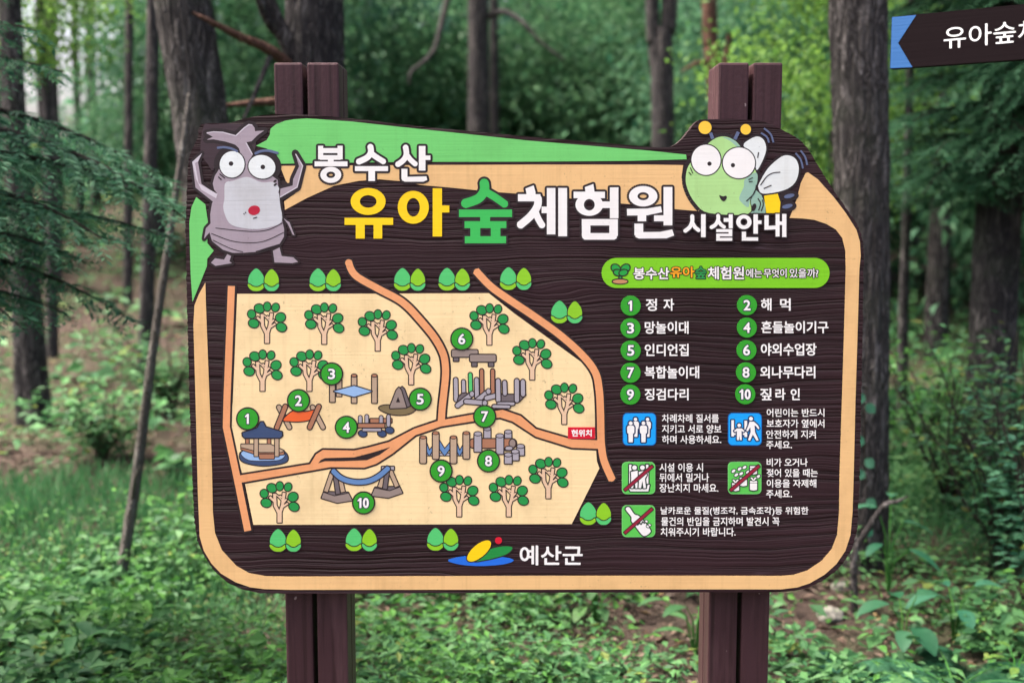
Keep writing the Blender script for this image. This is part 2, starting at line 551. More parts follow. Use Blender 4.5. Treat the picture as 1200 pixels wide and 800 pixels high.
# posts: each of four square timbers with gaps between them
def timber(px0, px1, ptop, y0, depth):
    a, b = at(px0, ptop, y0), at(px1, ptop, y0)
    x0, x1, z1, z0 = a.x, b.x, a.z, -0.45
    bm = bmesh.new()
    bmesh.ops.create_cube(bm, size=1)
    for v in bm.verts:
        v.co = Vector((x0 + (v.co.x + .5) * (x1 - x0), y0 + (v.co.y + .5) * depth, z0 + (v.co.z + .5) * (z1 - z0)))
    bmesh.ops.bevel(bm, geom=bm.edges[:], offset=0.004, segments=2, affect='EDGES', profile=0.6)
    me = bpy.data.meshes.new('post_timber'); bm.to_mesh(me); bm.free(); me.materials.append(TIMBER)
    place_mesh('post_timber', me, sign)
PY = BOARD_Y + 0.043
for (a, b, c, d) in ((320.5, 354.2, 359.3, 397.0), (842.3, 878.0, 883.0, 917.6)):
    for k, (y0, top) in enumerate(((PY, 73.5), (PY + 0.072, 73.5 + (173 if False else 4.6)))):
        for (u, v) in ((a, b), (c, d)):
            # the rear pair stands straight behind the front pair
            P0, P1 = at(u, 73.5, PY), at(v, 73.5, PY)
            bm = bmesh.new(); bmesh.ops.create_cube(bm, size=1)
            z1, z0 = P0.z, -0.45
            for w in bm.verts:
                w.co = Vector((P0.x + (w.co.x + .5) * (P1.x - P0.x), y0 + (w.co.y + .5) * 0.066, z0 + (w.co.z + .5) * (z1 - z0)))
            bmesh.ops.bevel(bm, geom=bm.edges[:], offset=0.005, segments=2, affect='EDGES', profile=0.6)
            me = bpy.data.meshes.new('post_timber'); bm.to_mesh(me); bm.free(); me.materials.append(TIMBER)
            place_mesh('post_timber', me, sign)

# --- painted fields
green_top = [(300, 171), (312.5, 164.4), (316.3, 158), (317, 151), (323.8, 145.6), (334, 141.8), (344, 140), (360, 138.9), (413, 142.7), (466, 148.6), (520, 154.3), (620, 165), (760, 176.6), (804, 181.3),
             (804.6, 186.8), (740, 188.6), (620, 189.6), (480, 189.8), (357, 191.5), (329, 192), (324, 181), (312, 174)]
Ink('hill_green_patch', FRONT, sign).add([green_top], GREEN).build()
green_left = [(230, 231), (240.6, 239.4), (244, 262), (243, 285), (250.6, 293.8), (243, 303), (242.5, 312), (225.6, 353.7), (223.4, 320), (221.9, 261), (224.4, 243)]
Ink('hill_green_patch', FRONT, sign).add([green_left], GREEN).build()
tan_top = [(328, 194.5), (480, 193.6), (620, 193), (760, 193), (800.6, 193.6), (798.5, 208), (802, 220), (811, 236), (823, 247.8), (791, 245.2), (760, 241), (727, 238.5), (666.7, 232.5), (606, 227),
           (573, 224.5), (526.7, 219.8), (494, 217), (470, 212.4), (445, 210.2), (421, 212), (392, 217.6), (360, 232), (334, 246), (333, 236), (346, 227), (335, 212)]
Ink('tan_patch', FRONT, sign).add([tan_top], TAN).build()
tan_right = [(946.7, 202), (958.5, 210.3), (977.5, 231.6), (991.8, 250.6), (1003.7, 269.6), (1007.6, 283), (1008.6, 300), (1007, 315), (1004.6, 400), (1002.4, 470), (1000.4, 556), (999, 600), (996.5, 627), (990.6, 645), (980, 660.5), (966, 673),
             (948.7, 683), (934, 687.8), (915, 690), (824, 690), (620, 690.3), (340, 690.6), (310, 689.7), (293, 687.5), (276, 681.6), (259, 671.5), (248, 660), (239, 645), (234, 628), (232, 580), (229, 460),
             (226.7, 380), (228, 357.5), (233, 345), (240.7, 331), (241.4, 357.5), (245.3, 460), (248.5, 550), (249.5, 600), (252, 624), (260, 644), (277, 662.5), (292, 671), (312, 674.6), (340, 675), (620, 674.2), (824, 674), (915, 674.3), (930, 673),
             (946, 668), (963, 656.5), (974.5, 643), (981, 626), (983.2, 600), (983.8, 556), (986.5, 470), (989.3, 380), (991, 315), (990.6, 294), (987, 279), (979.5, 269), (968, 262.3), (953.8, 257.6), (940, 256), (925.3, 255.4),
             (929, 246), (934.3, 231.6), (938.3, 215), (944, 203)]
Ink('border_band', FRONT, sign).add([tan_right], TAN).build()

# --- map
cream = [(278, 344.3), (437, 344), (572.8, 343.4), (602.5, 367), (683, 425.4), (691, 436), (696, 450), (698, 470), (698, 520), (699.5, 540), (702.4, 548.5), (670, 613.6), (297, 614.5), (287.5, 568), (269.5, 502), (272.9, 470)]
Ink('map_field', FRONT, sign).add([cream], CREAM).build()
roads = Ink('map_path', FRONT, sign, 0.0016)
v_road = stroke([(408, 306), (416, 322), (440, 336.5), (465, 349.6), (477, 358.5), (489, 371), (507.5, 393), (518, 411), (521.5, 424), (522, 442), (518.5, 475), (517, 496)], 8.2, curve=True)
r_road = stroke([(557.5, 317), (574, 334.5), (593, 348.5), (626, 370.5), (657, 393), (683, 416.5), (697.5, 436), (702, 456), (703.5, 480), (704, 505), (704.8, 522), (708, 540), (717.5, 562)], 8.6, curve=True)
l_road = stroke([(271.3, 335), (266, 470), (265.3, 500), (278, 560), (290.5, 621.5)], 8.2)
main = [[(281.5, 556.5), (363.5, 543.5), (370.5, 532), (378.5, 526.8), (415, 527.5), (430, 524.5), (456, 517.5), (485.5, 502), (514, 492.5), (550, 486), (589, 479.8), (610, 487), (628, 502.3), (670, 514.5), (702, 515.5),
         (702, 525.5), (670, 524.2), (628, 511.2), (601, 493.6), (586, 488.8), (550, 494), (517, 499.2), (487, 509.5), (460, 531), (441, 543), (427, 547.5), (388, 546.8), (283, 565)]]
for shp in (main, v_road, r_road, l_road): roads.add(grow(shp, 2.3), DARK)
for shp in (l_road, main, v_road, r_road): roads.add(shp, ORANGE)
roads.add([[(373, 542.3), (376, 538.6), (381, 536.3), (415, 535.4), (436, 530), (457.5, 523.4), (445, 532.5), (430, 538.8), (400, 540), (381, 540)]], DARK)
roads.build()

# --- little trees on the map
tree_leaves = [(295, 368, 4.3, 4.7, -20), (304, 361.4, 5.6, 4.8, 20), (313.2, 359.2, 3.9, 4.9, 0), (323, 360.2, 3.9, 4.7, 20), (328.8, 371.8, 5.6, 5.0, -25), (297.4, 378.8, 5.8, 4.7, 15), (329.9, 383.3, 5.8, 4.7, 25)]
S = 1 / 13.333
tt = lambda pts, w: stroke([(280 + x * S, 350 + y * S) for x, y in pts], w * S, 'butt')
tree_trunk = tt([(440, 690), (440, 530)], 66) + tt([(440, 560), (372, 425), (362, 240)], 46) + tt([(372, 370), (285, 290)], 34) + tt([(440, 560), (485, 420), (512, 225)], 46) + \
    tt([(480, 345), (420, 280), (370, 245)], 16) + tt([(475, 300), (440, 275)], 26) + tt([(480, 450), (570, 390)], 28) + tt([(495, 390), (548, 325)], 24)
for (bx, by) in ((312.8, 402), (379.8, 403), (442.5, 411), (307.5, 458), (362.5, 458), (481.7, 450.5), (573.3, 404), (623.5, 444.8), (661, 496.8), (327.5, 612), (538, 604.8), (596, 604.8), (642.4, 583.6)):
    dx, dy = bx - 312.8, by - 402
    ink = Ink('painted_tree', FRONT, sign, 0.0018)
    ink.drawn(xf(tree_trunk, 1, dx, dy), PEACH, DARK, 0.7)
    for (x, y, rx, ry, ro) in tree_leaves:
        ink.drawn([ell(x + dx, y + dy, rx, ry, ro, 20)], LEAFG, DARK, 0.7)
    ink.build()
# --- pairs of round bushes
for (bx, by) in ((309, 341), (381.3, 341), (480.3, 340.5), (532.5, 340.3), (604.5, 339.5), (664.2, 378.6), (334.6, 645.8), (423.6, 645), (519, 644.5), (698, 614.5)):
    ink = Ink('painted_bush', FRONT, sign, 0.0018)
    egg = lambda cx, cy, rx, ry: smooth([(cx, cy - ry), (cx + rx * .75, cy - ry * .45), (cx + rx, cy + ry * .3), (cx + rx * .6, cy + ry * .9), (cx, cy + ry), (cx - rx * .6, cy + ry * .9), (cx - rx, cy + ry * .3), (cx - rx * .75, cy - ry * .45)])
    for cx, rx, up, low, top in ((-8.6, 9.6, MINT, LIME, 26.5), (9.4, 8.4, LIME, MINT, 25.5)):
        X = bx + cx
        ink.drawn([egg(X, by - 14.6, rx, 11.8 if rx > 9 else 11.0)], up, DARK, 0.6)
        ink.drawn([smooth([(X - rx - .2, by - 8.2), (X - rx * .75, by - 7.6), (X - rx * .45, by - 5.6), (X, by - 4.6), (X + rx * .45, by - 5.6), (X + rx * .75, by - 7.6), (X + rx + .2, by - 8.2), (X + rx * .95, by - 4.5), (X + rx * .5, by - .8), (X, by), (X - rx * .5, by - .8), (X - rx * .95, by - 4.5)], n=4)], low, DARK, 0.65)
    ink.build()

# --- lettering
STR = ['정자해먹망놀이대흔들놀이기구인디언집야외수업장복합놀이대외나무다리징검다리짚라인', '차례차례질서를지키고서로양보하며사용하세요어린이는반드시보호자가옆에서안전하게지켜주세요',
       '시설이용시뒤에서밀거나장난치지마세요비가오거나젖어있을때는이용을자제해', '날카로운물질병조각금속조각등위험한물건의반입을금지하며발견시꼭치워주시기바랍니다', '에는무엇이있을까예산군현위치봉수산유아숲체험원안내', '0123456789.,()?']
load_glyphs(sorted(set(''.join(STR))))

def letter_part(polys, mat, halo=None, halo_mat=None, name='lettering', z=0.0022):
    ink = Ink(name, FRONT, sign, z)
    if halo: ink.add(grow(polys, halo), halo_mat or DARK)
    ink.add(polys, mat)
    return ink.build()
def glyph_strokes(ox, oy, s, items):
    out = []
    for it in items:
        if it[0] == 'ring': out += xf(ring(*it[1:]), 1 / s, ox, oy)
        elif it[0] == 'poly': out += xf([it[1]], 1 / s, ox, oy)
        elif it[0] == 'c': out += xf(stroke(it[1], it[2], curve=True), 1 / s, ox, oy)
        else: out += xf(stroke(it[1], it[2]), 1 / s, ox, oy)
    return out
L = lambda x0, y0, x1, y1, w: ('s', [(x0, y0), (x1, y1)], w)
C = lambda pts, w: ('c', pts, w)
bong = [L(127, 88, 127, 215, 48), L(309, 88, 309, 215, 48), L(105, 133, 331, 133, 46), ('poly', [(103, 176), (333, 176), (328, 204), (312, 219), (122, 219), (107, 204)]), L(222, 200, 222, 245, 54), L(70, 257, 378, 257, 46), ('ring', 222, 360, 98, 75, 41, 30)]
su = [C([(592, 92), (597, 150), (560, 200), (476, 240)], 56), C([(608, 165), (650, 195), (722, 240)], 52), L(448, 302, 758, 302, 46), L(605, 300, 605, 418, 62)]
san = [C([(922, 95), (930, 170), (900, 225), (845, 265)], 52), C([(940, 180), (970, 220), (1018, 262)], 48), L(1078, 90, 1078, 320, 62), L(1078, 200, 1155, 200, 42),
       L(912, 303, 912, 400, 56), ('poly', [(884, 380), (1118, 374), (1126, 408), (1090, 424), (915, 424), (890, 412)])]
letter_part(glyph_strokes(360, 160, 8, bong + su + san), WHITE, 2.6)
yu = [('ring', 180, 178, 117, 90, 56, 42), L(22, 311, 347, 311, 47), L(127, 311, 127, 426, 60), L(245, 311, 245, 426, 58)]
ah = [('ring', 482, 217, 104, 110, 44, 62), L(643, 90, 643, 412, 62), L(643, 228, 723, 228, 47)]
letter_part(glyph_strokes(400, 205, 5.714, yu + ah), YELLOW)
sup = [C([(956, 50), (957, 105), (915, 160), (822, 194)], 62), C([(975, 118), (1030, 150), (1100, 200)], 50), L(788, 257, 1143, 257, 50), L(963, 257, 963, 325, 66), L(825, 333, 1105, 333, 46), L(827, 434, 1103, 434, 47),
       L(897, 333, 897, 434, 66), L(1033, 333, 1033, 434, 64)]
letter_part(glyph_strokes(400, 205, 5.714, sup), TGREEN, 2.6)
che = [('poly', [(95, 96), (152, 74), (165, 120), (165, 140), (103, 140)]), L(42, 161, 200, 161, 50), C([(182, 160), (178, 220), (130, 290), (52, 357)], 54), C([(165, 262), (185, 310), (214, 358)], 46), L(208, 246, 262, 246, 46), L(275, 92, 275, 418, 60), L(356, 92, 356, 431, 62)]
heom = [('poly', [(512, 86), (572, 64), (580, 122), (580, 135), (518, 135)]), L(433, 141, 653, 141, 46), ('ring', 543, 210, 97, 78, 38, 40), L(718, 88, 718, 305, 60), L(625, 210, 700, 210, 46), L(490, 333, 744, 333, 45), ('poly', [(490, 409), (740, 409), (736, 445), (720, 455), (508, 455), (493, 440)]), L(521, 330, 521, 430, 60), L(714, 320, 714, 430, 60)]
won = [('ring', 922, 150, 100, 72, 40, 28), L(808, 262, 960, 260, 48), ('poly', [(940, 238), (1046, 220), (1055, 262), (950, 284)]), L(913, 262, 913, 326, 60), L(1096, 85, 1096, 355, 62), L(998, 305, 1080, 305, 42), L(891, 342, 891, 425, 62),
       ('poly', [(862, 402), (1040, 400), (1126, 383), (1140, 426), (1085, 446), (890, 447), (868, 436)])]
letter_part(glyph_strokes(600, 205, 6, che + heom + won), WHITE, 2.6)
si = [C([(136, 108), (136, 170), (110, 225), (62, 265)], 40), C([(138, 180), (165, 225), (205, 258)], 38), L(248, 95, 248, 325, 46)]
seol = [C([(396, 105), (396, 150), (370, 200), (325, 228)], 38), C([(400, 165), (425, 200), (460, 225)], 36), L(452, 152, 515, 152, 38), L(523, 95, 523, 235, 40), L(378, 259, 538, 259, 30), L(520, 255, 520, 305, 36), L(378, 303, 538, 303, 28), L(396, 303, 396, 350, 36), L(378, 346, 538, 346, 30)]
an = [('ring', 655, 172, 77, 72, 35, 35), L(773, 95, 773, 290, 44), L(773, 175, 832, 175, 36), L(655, 270, 655, 355, 42), L(634, 343, 797, 343, 34)]
nae = [L(882, 105, 882, 245, 42), L(861, 232, 975, 227, 38), L(993, 92, 993, 318, 40), L(993, 185, 1060, 185, 35), L(1060, 92, 1060, 323, 42)]
letter_part(glyph_strokes(795, 240, 8.571, si + seol + an + nae), WHITE, 1.6, z=0.0064)

# header pill
pill = Ink('legend_header', FRONT, sign, 0.0018)
pill.add([rrect(705, 302.2, 972, 337.3, 17.4, 10)], PILL)
pill.drawn(stroke([(727, 318), (727, 329)], 2.0), LEAFG, DARK, 0.9)
pill.drawn([ell(726.6, 329.8, 8.6, 2.4)], BROWNM, DARK, 0.8)
for e in ((721.6, 314.5, 5.2, 4.0, 35), (732.8, 314.5, 5.2, 4.0, -35), (724, 319.5, 4.6, 3.0, 15), (730.5, 319.5, 4.6, 3.0, -15)): pill.drawn([ell(*e)], MIDGRN, DARK, 0.9)
pill_o = pill.build()
for s, b, m, bo in (('봉수산', (742.3, 313.3, 784.3, 327.3), WHITE, 0.35), ('유아', (785.4, 312.2, 813.7, 325.3), ORGT, 0.35), ('숲', (814.5, 312.2, 827.8, 326.4), LEAFG, 0.3), ('체험원', (829.2, 312.2, 871.8, 327.4), WHITE, 0.35),
                    ('에는', (873.9, 314.8, 892.9, 325.2), WHITE, 0.15), ('무엇이', (894.9, 314.8, 921.6, 325.2), WHITE, 0.15), ('있을까?', (925.2, 314.6, 958.8, 325.4), WHITE, 0.12)):
    ink = Ink('lettering', FRONT, sign, 0.0026); g = text(s, *b, bold=bo); ink.add(grow(g, 0.95), DARK); ink.add(g, m); ink.build(pill_o)

# numbered discs on the map and in the legend
def disc(n, cx, cy, r, line):
    ink = Ink('number_disc', FRONT, sign, 0.0048)
    if line: ink.drawn([ell(cx, cy, r - 0.8, r - 0.8, 0, 40)], DISC, DARK, 0.9)
    else: ink.add([ell(cx, cy, r, r, 0, 40)], DISC)
    d = ink.build()
    k = Ink('numeral', FRONT, sign, 0.0052)
    one = lambda x: [[(x - 0.9, cy - 5.9), (x + 1.6, cy - 5.9), (x + 1.6, cy + 5.9), (x - 0.9, cy + 5.9)], [(x - 3.0, cy - 3.2), (x - 0.9, cy - 5.2), (x + 0.2, cy - 5.9), (x + 0.2, cy - 3.2), (x - 0.8, cy - 2.5), (x - 3.0, cy - 1.8)]]
    if n == '1': g = one(cx)
    elif n == '10': g = one(cx - 4.0) + text('0', cx - 0.9, cy - 6.1, cx + 6.3, cy + 6.1, 0.6)
    else: g = text(n, cx - 4.1, cy - 6.2, cx + 4.1, cy + 6.2, 0.4)
    k.add(grow(g, 1.0), paint_mat('numeral_edge', (24, 30, 60), 0.1)); k.add(g, WHITE); k.build(d)
for n, cx, cy in (('1', 290.4, 490.3), ('2', 350, 469), ('3', 388.8, 437.8), ('4', 406, 500.2), ('5', 492.5, 467.3), ('6', 541.2, 397), ('7', 568, 487.6), ('8', 572.5, 539.5), ('9', 517, 551.3), ('10', 426.2, 588.6)):
    disc(n, cx, cy, 12.8, True)
for n, cx, cy in (('1', 739, 358), ('2', 875.2, 357.4), ('3', 738.8, 384.3), ('4', 875, 383.6), ('5', 739, 410.4), ('6', 874.6, 410), ('7', 738.8, 436.4), ('8', 874, 436), ('9', 738.6, 462), ('10', 873.2, 461.6)):
    disc(n, cx, cy, 11.7, False)
def words(*rows):
    ink = Ink('lettering', FRONT, sign, 0.0022)
    for (s, b, bo) in rows: ink.add(text(s, *b, bold=bo), WHITE)
    ink.build()
B = 0.3
words(('정', (756.8, 349.7, 769.8, 364.3), B), ('자', (777.4, 349.7, 790, 364.1), B))
words(('해', (891.6, 349.4, 904, 364), B), ('먹', (914, 349.4, 926.5, 364), B))
words(('망놀이대', (755.5, 376.4, 806.9, 391), B)); words(('흔들놀이기구', (892, 376, 970.7, 390.4), B))
words(('인디언집', (755.5, 402.6, 806.9, 417.2), B)); words(('야외수업장', (891.6, 402, 956.8, 416.6), B))
words(('복합놀이대', (755.5, 428.7, 819.3, 443.3), B)); words(('외나무다리', (890.8, 428.7, 955.4, 443.1), B))
words(('징검다리', (755.5, 454.8, 806.9, 468.9), B)); words(('짚', (890.8, 454.6, 904, 468.8), B), ('라', (908.6, 454.8, 920.5, 468.6), B), ('인', (926.5, 454.8, 937.2, 468.6), B))
b = 0.12
words(('차례차례 질서를', (775.7, 485, 842.3, 495), b), ('지키고 서로 양보', (775.7, 497.3, 845.2, 507.4), b), ('하며 사용하세요.', (775.7, 509.7, 845.2, 519.6), b))
words(('어린이는 반드시', (898.4, 478.5, 966, 488.2), b), ('보호자가 옆에서', (898.4, 491, 966, 500.8), b), ('안전하게 지켜', (897.8, 503.6, 955.9, 513.7), b), ('주세요.', (897.8, 516, 928, 525.6), b))
words(('시설 이용 시', (772.8, 542.4, 823.7, 552.5), b), ('뒤에서 밀거나', (772.8, 554.2, 830.8, 564.3), b), ('장난치지 마세요.', (772.8, 566.3, 841.8, 576.5), b))
words(('비가 오거나', (898.4, 536.6, 946.4, 546.3), b), ('젖어 있을 때는', (898.4, 548.9, 958.2, 558.6), b), ('이용을 자제해', (898.4, 561.2, 956.5, 570.8), b), ('주세요.', (897.8, 573.4, 928, 583), b))
words(('날카로운 물질(병조각, 금속조각)등 위험한', (774.2, 593.4, 947.3, 603.8), b), ('물건의 반입을 금지하며 발견시 꼭', (774.8, 605.5, 913.3, 615.6), b), ('치워주시기 바랍니다.', (774.2, 617.8, 861.9, 627.8), b))

# pictogram tiles
ILINE = paint_mat('icon_line', (16, 40, 84), 0.1)
GLINE = paint_mat('icon_dark_line', (30, 50, 40), 0.1)
def tile(x0, y0, x1, y1, m, edge):
    ink = Ink('pictogram_tile', FRONT, sign, 0.0018)
    ink.add([rrect(x0, y0, x1, y1, 5.5)], edge); ink.add([rrect(x0 + .9, y0 + .9, x1 - .9, y1 - .9, 4.8)], m)
    return ink
EDGEB = paint_mat('icon_blue_edge', (0, 96, 176), 0.1)
def zz(ox, oy, s): return lambda pts: [(ox + x / s, oy + y / s) for x, y in pts]
f = zz(720, 475, 9.231)
ink = tile(729.6, 483.4, 769, 521.8, BLUE, EDGEB)
for cx, cy, k in ((228, 148, .92), (358, 148, .92), (176, 190, 1), (314, 190, 1)):
    body = [(cx - 28 * k, cy + 25 * k), (cx + 28 * k, cy + 25 * k), (cx + 40 * k, cy + 45 * k), (cx + 38 * k, cy + 105 * k), (cx + 25 * k, cy + 112 * k), (cx + 22 * k, cy + 205 * k), (cx - 22 * k, cy + 205 * k), (cx - 25 * k, cy + 112 * k), (cx - 38 * k, cy + 105 * k), (cx - 40 * k, cy + 45 * k)]
    h = f([(cx, cy)])[0]
    ink.drawn([f(body), ell(h[0], h[1], 2.2 * k, 2.2 * k, 0, 16)], WHITE, ILINE, 0.9)
ink.build()
f = zz(845, 475, 6.954)
ink = tile(852.9, 483.4, 892.8, 521.8, BLUE, EDGEB)
ink.drawn([f([(83, 118), (105, 118), (105, 250), (83, 250)]), f([(190, 122), (212, 122), (212, 255), (190, 255)]), f([(100, 188), (200, 188), (200, 203), (100, 203)]), f([(100, 222), (200, 222), (200, 238), (100, 238)])], WHITE, ILINE, 0.8)
h = f([(147, 160)])[0]
ink.drawn([f([(128, 185), (168, 185), (190, 205), (182, 215), (166, 206), (168, 280), (152, 280), (148, 240), (144, 280), (128, 280), (128, 206), (112, 215), (105, 205)]), ell(h[0], h[1], 2.1, 2.1, 0, 16)], WHITE, ILINE, 0.8)
h = f([(243, 106)])[0]
ink.drawn([f([(232, 130), (268, 130), (300, 160), (312, 185), (302, 192), (284, 166), (272, 160), (276, 215), (306, 282), (288, 286), (258, 235), (236, 285), (218, 280), (240, 215), (238, 175), (216, 210), (204, 203), (222, 160)]), ell(h[0], h[1], 2.3, 2.3, 0, 16)], WHITE, ILINE, 0.8)
ink.build()
f = zz(720, 535, 8)
ink = tile(728.7, 540.8, 767.8, 578.6, IGREEN, GREEN)
ink.drawn([f([(138, 72), (160, 72), (160, 300), (300, 300), (312, 262), (330, 260), (318, 322), (150, 322), (138, 300)]), f([(296, 72), (318, 72), (318, 250), (296, 250)])], WHITE, GLINE, 0.8)
for cx, k in ((188, 1), (262, 1.05)):
    h = f([(cx, 100)])[0]
    ink.drawn([f([(cx - 34, 140), (cx + 30, 128), (cx + 42, 170), (cx + 24, 205), (cx + 34, 290), (cx + 10, 292), (cx, 225), (cx - 14, 292), (cx - 36, 290), (cx - 30, 205)]), ell(h[0], h[1], 2.7, 2.7, 0, 16)], WHITE, GLINE, 0.8)
ink.drawn(stroke(f([(95, 312), (358, 84)]), 3.0), BARRED, DARK, 0.5); ink.build()
f = zz(845, 475, 6.954)
ink = tile(852.9, 540.8, 892.2, 578.6, IGREEN, GREEN)
for cx, cy in ((101, 532), (150, 514), (190, 502), (124, 563), (163, 553), (302, 576), (218, 540)):
    h = f([(cx, cy)])[0]; ink.drawn([ell(h[0], h[1], 2.5, 1.5, -35, 14)], WHITE, GLINE, 0.6)
for x0, y0, x1, y1 in ((235, 492, 292, 560), (152, 585, 210, 655), (88, 630, 146, 695), (234, 612, 292, 690)):
    m = (x0 + x1) / 2
    ink.drawn([f([(x0, y0), (x1, y0), (x1, y1 - 6), (m, y1), (x0, y1 - 6)])], WHITE, GLINE, 0.7)
    ink.drawn([f([(x0, y0), (x1, y0), (x1, y0 + 14), (x0, y0 + 14)])], WHITE, GLINE, 0.35)
    if y0 > 600: ink.drawn([f([(m - 26, y0 - 26), (m - 12, y0 - 30), (m, y0 - 12), (m + 12, y0 - 30), (m + 26, y0 - 26), (m + 6, y0 - 3), (m - 6, y0 - 3)])], WHITE, GLINE, 0.5)
ink.drawn(stroke(f([(75, 690), (310, 488)]), 3.0), BARRED, DARK, 0.5); ink.build()
f = zz(720, 535, 8)
ink = tile(728.7, 591.5, 767.8, 628.8, IGREEN, GREEN)
ink.drawn([smooth(f([(105, 490), (138, 470), (185, 535), (225, 550), (265, 590), (335, 680), (330, 712), (290, 738), (255, 725), (190, 640), (160, 600), (158, 560)]), n=3)], WHITE, GLINE, 0.8)
ink.drawn(stroke(f([(215, 640), (235, 618), (250, 632), (266, 605), (280, 620), (300, 590)]), 1.2), GLINE, GLINE, 0.1)
for q in ((300, 603), (330, 637), (312, 650)):
    h = f([q])[0]; ink.drawn([ell(h[0], h[1], 1.6, 1.1, 30, 10)], WHITE, GLINE, 0.5)
ink.drawn(stroke(f([(95, 714), (355, 484)]), 3.0), BARRED, DARK, 0.5); ink.build()

# emblem, place name and "you are here" tag
ink = Ink('emblem', FRONT, sign, 0.0018)
ink.add([smooth([(525, 656.3), (540, 651.8), (563, 650.6), (590, 652.2), (602, 656), (590, 660.6), (563, 662.6), (540, 661)])], EMBLUE)
ink.drawn([smooth([(556, 656.8), (564, 648), (578, 641.8), (592, 639.5), (600.5, 641.3), (594, 648.5), (578, 653.6), (566, 656)])], EMGREEN, DARK, 0.7)
ink.drawn([ell(561.4, 645, 17.2, 7.4, -40)], YELLOW, DARK, 0.7)
ink.add([ell(584.2, 632.8, 4.1, 4.1)], RED); ink.build()
letter_part(text('예산군', 609, 638.8, 682.8, 661.8, 0.45), WHITE)
ink = Ink('location_tag', FRONT, sign, 0.0024); ink.add([[(665.5, 500.2), (697.2, 500.2), (697.2, 513.8), (665.5, 513.8)]], RED); lt = ink.build()
ink = Ink('lettering', FRONT, sign, 0.0028); ink.add(text('현위치', 669.6, 503, 693.4, 511.2, 0.3), WHITE); ink.build(lt)

# --- drawn playground pieces
def log(x0, y0, x1, y1, w): return stroke([(x0, y0), (x1, y1)], w, 'round')
f = zz(270, 465, 9.412)
ink = Ink('painted_pavilion', FRONT, sign, 0.0018)
ink.drawn([smooth(f([(105, 640), (160, 590), (370, 575), (560, 590), (630, 650), (600, 720), (370, 755), (150, 715)]), n=4)], NAVY, DARK)
ink.drawn([smooth(f([(120, 625), (180, 585), (370, 580), (560, 600), (600, 640), (540, 690), (370, 700), (200, 690)]), n=4)], PALEB, DARK, 0.5)
for x in (188, 427): ink.drawn(log(*f([(x, 455)])[0], *f([(x, 540)])[0], 3.4), WOODB, DARK, 0.6)
ink.drawn([f([(120, 520), (440, 520), (590, 590), (590, 630), (490, 640), (250, 620), (120, 575)])], WOODB, DARK, 0.6)
ink.drawn([f([(120, 520), (440, 520), (590, 590), (560, 605), (330, 605), (120, 550)])], WOODT, DARK, 0.6)
ink.drawn([f([(315, 630), (490, 630), (480, 678), (325, 678)])], WOODB, DARK, 0.6)
for x, y in ((285, 650), (513, 650)): ink.drawn(stroke(f([(x, 455), (x, y)]), 4.2), WOODT, DARK, 0.6)
ink.drawn([f([(135, 395), (300, 340), (335, 275), (362, 275), (390, 330), (570, 385), (572, 425), (545, 448), (160, 448), (138, 425)])], NAVY, DARK, 0.8)
ink.build()
f = zz(260, 420, 6.156)
ink = Ink('painted_hammock', FRONT, sign, 0.0018)
for (a, m) in (((412, 350, 488, 495), WOODT), ((655, 350, 730, 495), WOODT)):
    ink.drawn(log(*f([a[:2]])[0], *f([a[2:]])[0], 4.6), m, DARK)
ink.drawn([smooth(f([(445, 440), (520, 375), (600, 385), (685, 372), (640, 435), (560, 452), (490, 450)]), n=4)], HAMM, DARK)
for a in ((458, 345, 396, 500), (700, 345, 634, 495)): ink.drawn(log(*f([a[:2]])[0], *f([a[2:]])[0], 4.8), WOODB, DARK)
ink.build()
f = zz(370, 420, 4.444)
ink = Ink('painted_net', FRONT, sign, 0.0018)
for x, a, c in ((122, 110, 195), (200, 88, 230), (87, 120, 225), (306, 88, 230)): ink.drawn(stroke(f([(x, a), (x, c)]), 5.4), WOODT, DARK)
ink.drawn([f([(95, 170), (200, 142), (292, 170), (200, 198)])], PALEB, DARK)
for x, a in ((200, 88), (306, 88)): h = f([(x, a)])[0]; ink.drawn([ell(h[0], h[1], 2.7, 1.4)], WOODB, DARK, 0.6)
ink.build()
ink = Ink('painted_hut', FRONT, sign, 0.0018)
ink.drawn([smooth(f([(330, 258), (360, 243), (440, 245), (510, 240), (525, 258), (490, 285), (430, 293), (370, 282)]), n=4)], OLIVE, DARK)
ink.drawn([f([(435, 160), (450, 147), (462, 160), (492, 245), (465, 255)])], DSTONE, DARK)
ink.drawn([f([(388, 248), (420, 165), (433, 150), (445, 165), (472, 255), (388, 258)])], TAUPE, DARK)
ink.add([f([(429, 198), (440, 227), (418, 227)])], DARK)
ink.build()
ink = Ink('painted_seesaw', FRONT, sign, 0.0018)
for a in ((285, 323, 395, 323),): ink.drawn(stroke(f([a[:2], a[2:]]), 4.2), WOODB, DARK)
for x in (245, 345, 385): h = f([(x, 390)])[0]; ink.drawn([ell(h[0], h[1] - (4 if x == 385 else 0), 4.6, 3.4, 15)], NAVY, DARK)
for x, a, c in ((232, 305, 345), (266, 300, 350), (341, 305, 350), (379, 300, 345)): ink.drawn(log(*f([(x, a)])[0], *f([(x, c)])[0], 3.6), STONE, DARK, .6)
ink.drawn(stroke(f([(222, 348), (358, 348)]), 4.0), WOODB, DARK); ink.drawn(stroke(f([(245, 370), (340, 370)]), 2.8), STONE, DARK, .6)
ink.build()
f = zz(490, 380, 4.444)
ink = Ink('painted_bench', FRONT, sign, 0.0018)
for x, y in ((198, 180), (293, 207), (380, 207)): ink.drawn(stroke(f([(x, y - 18), (x, y + 10)]), 5.4), DSTONE, DARK)
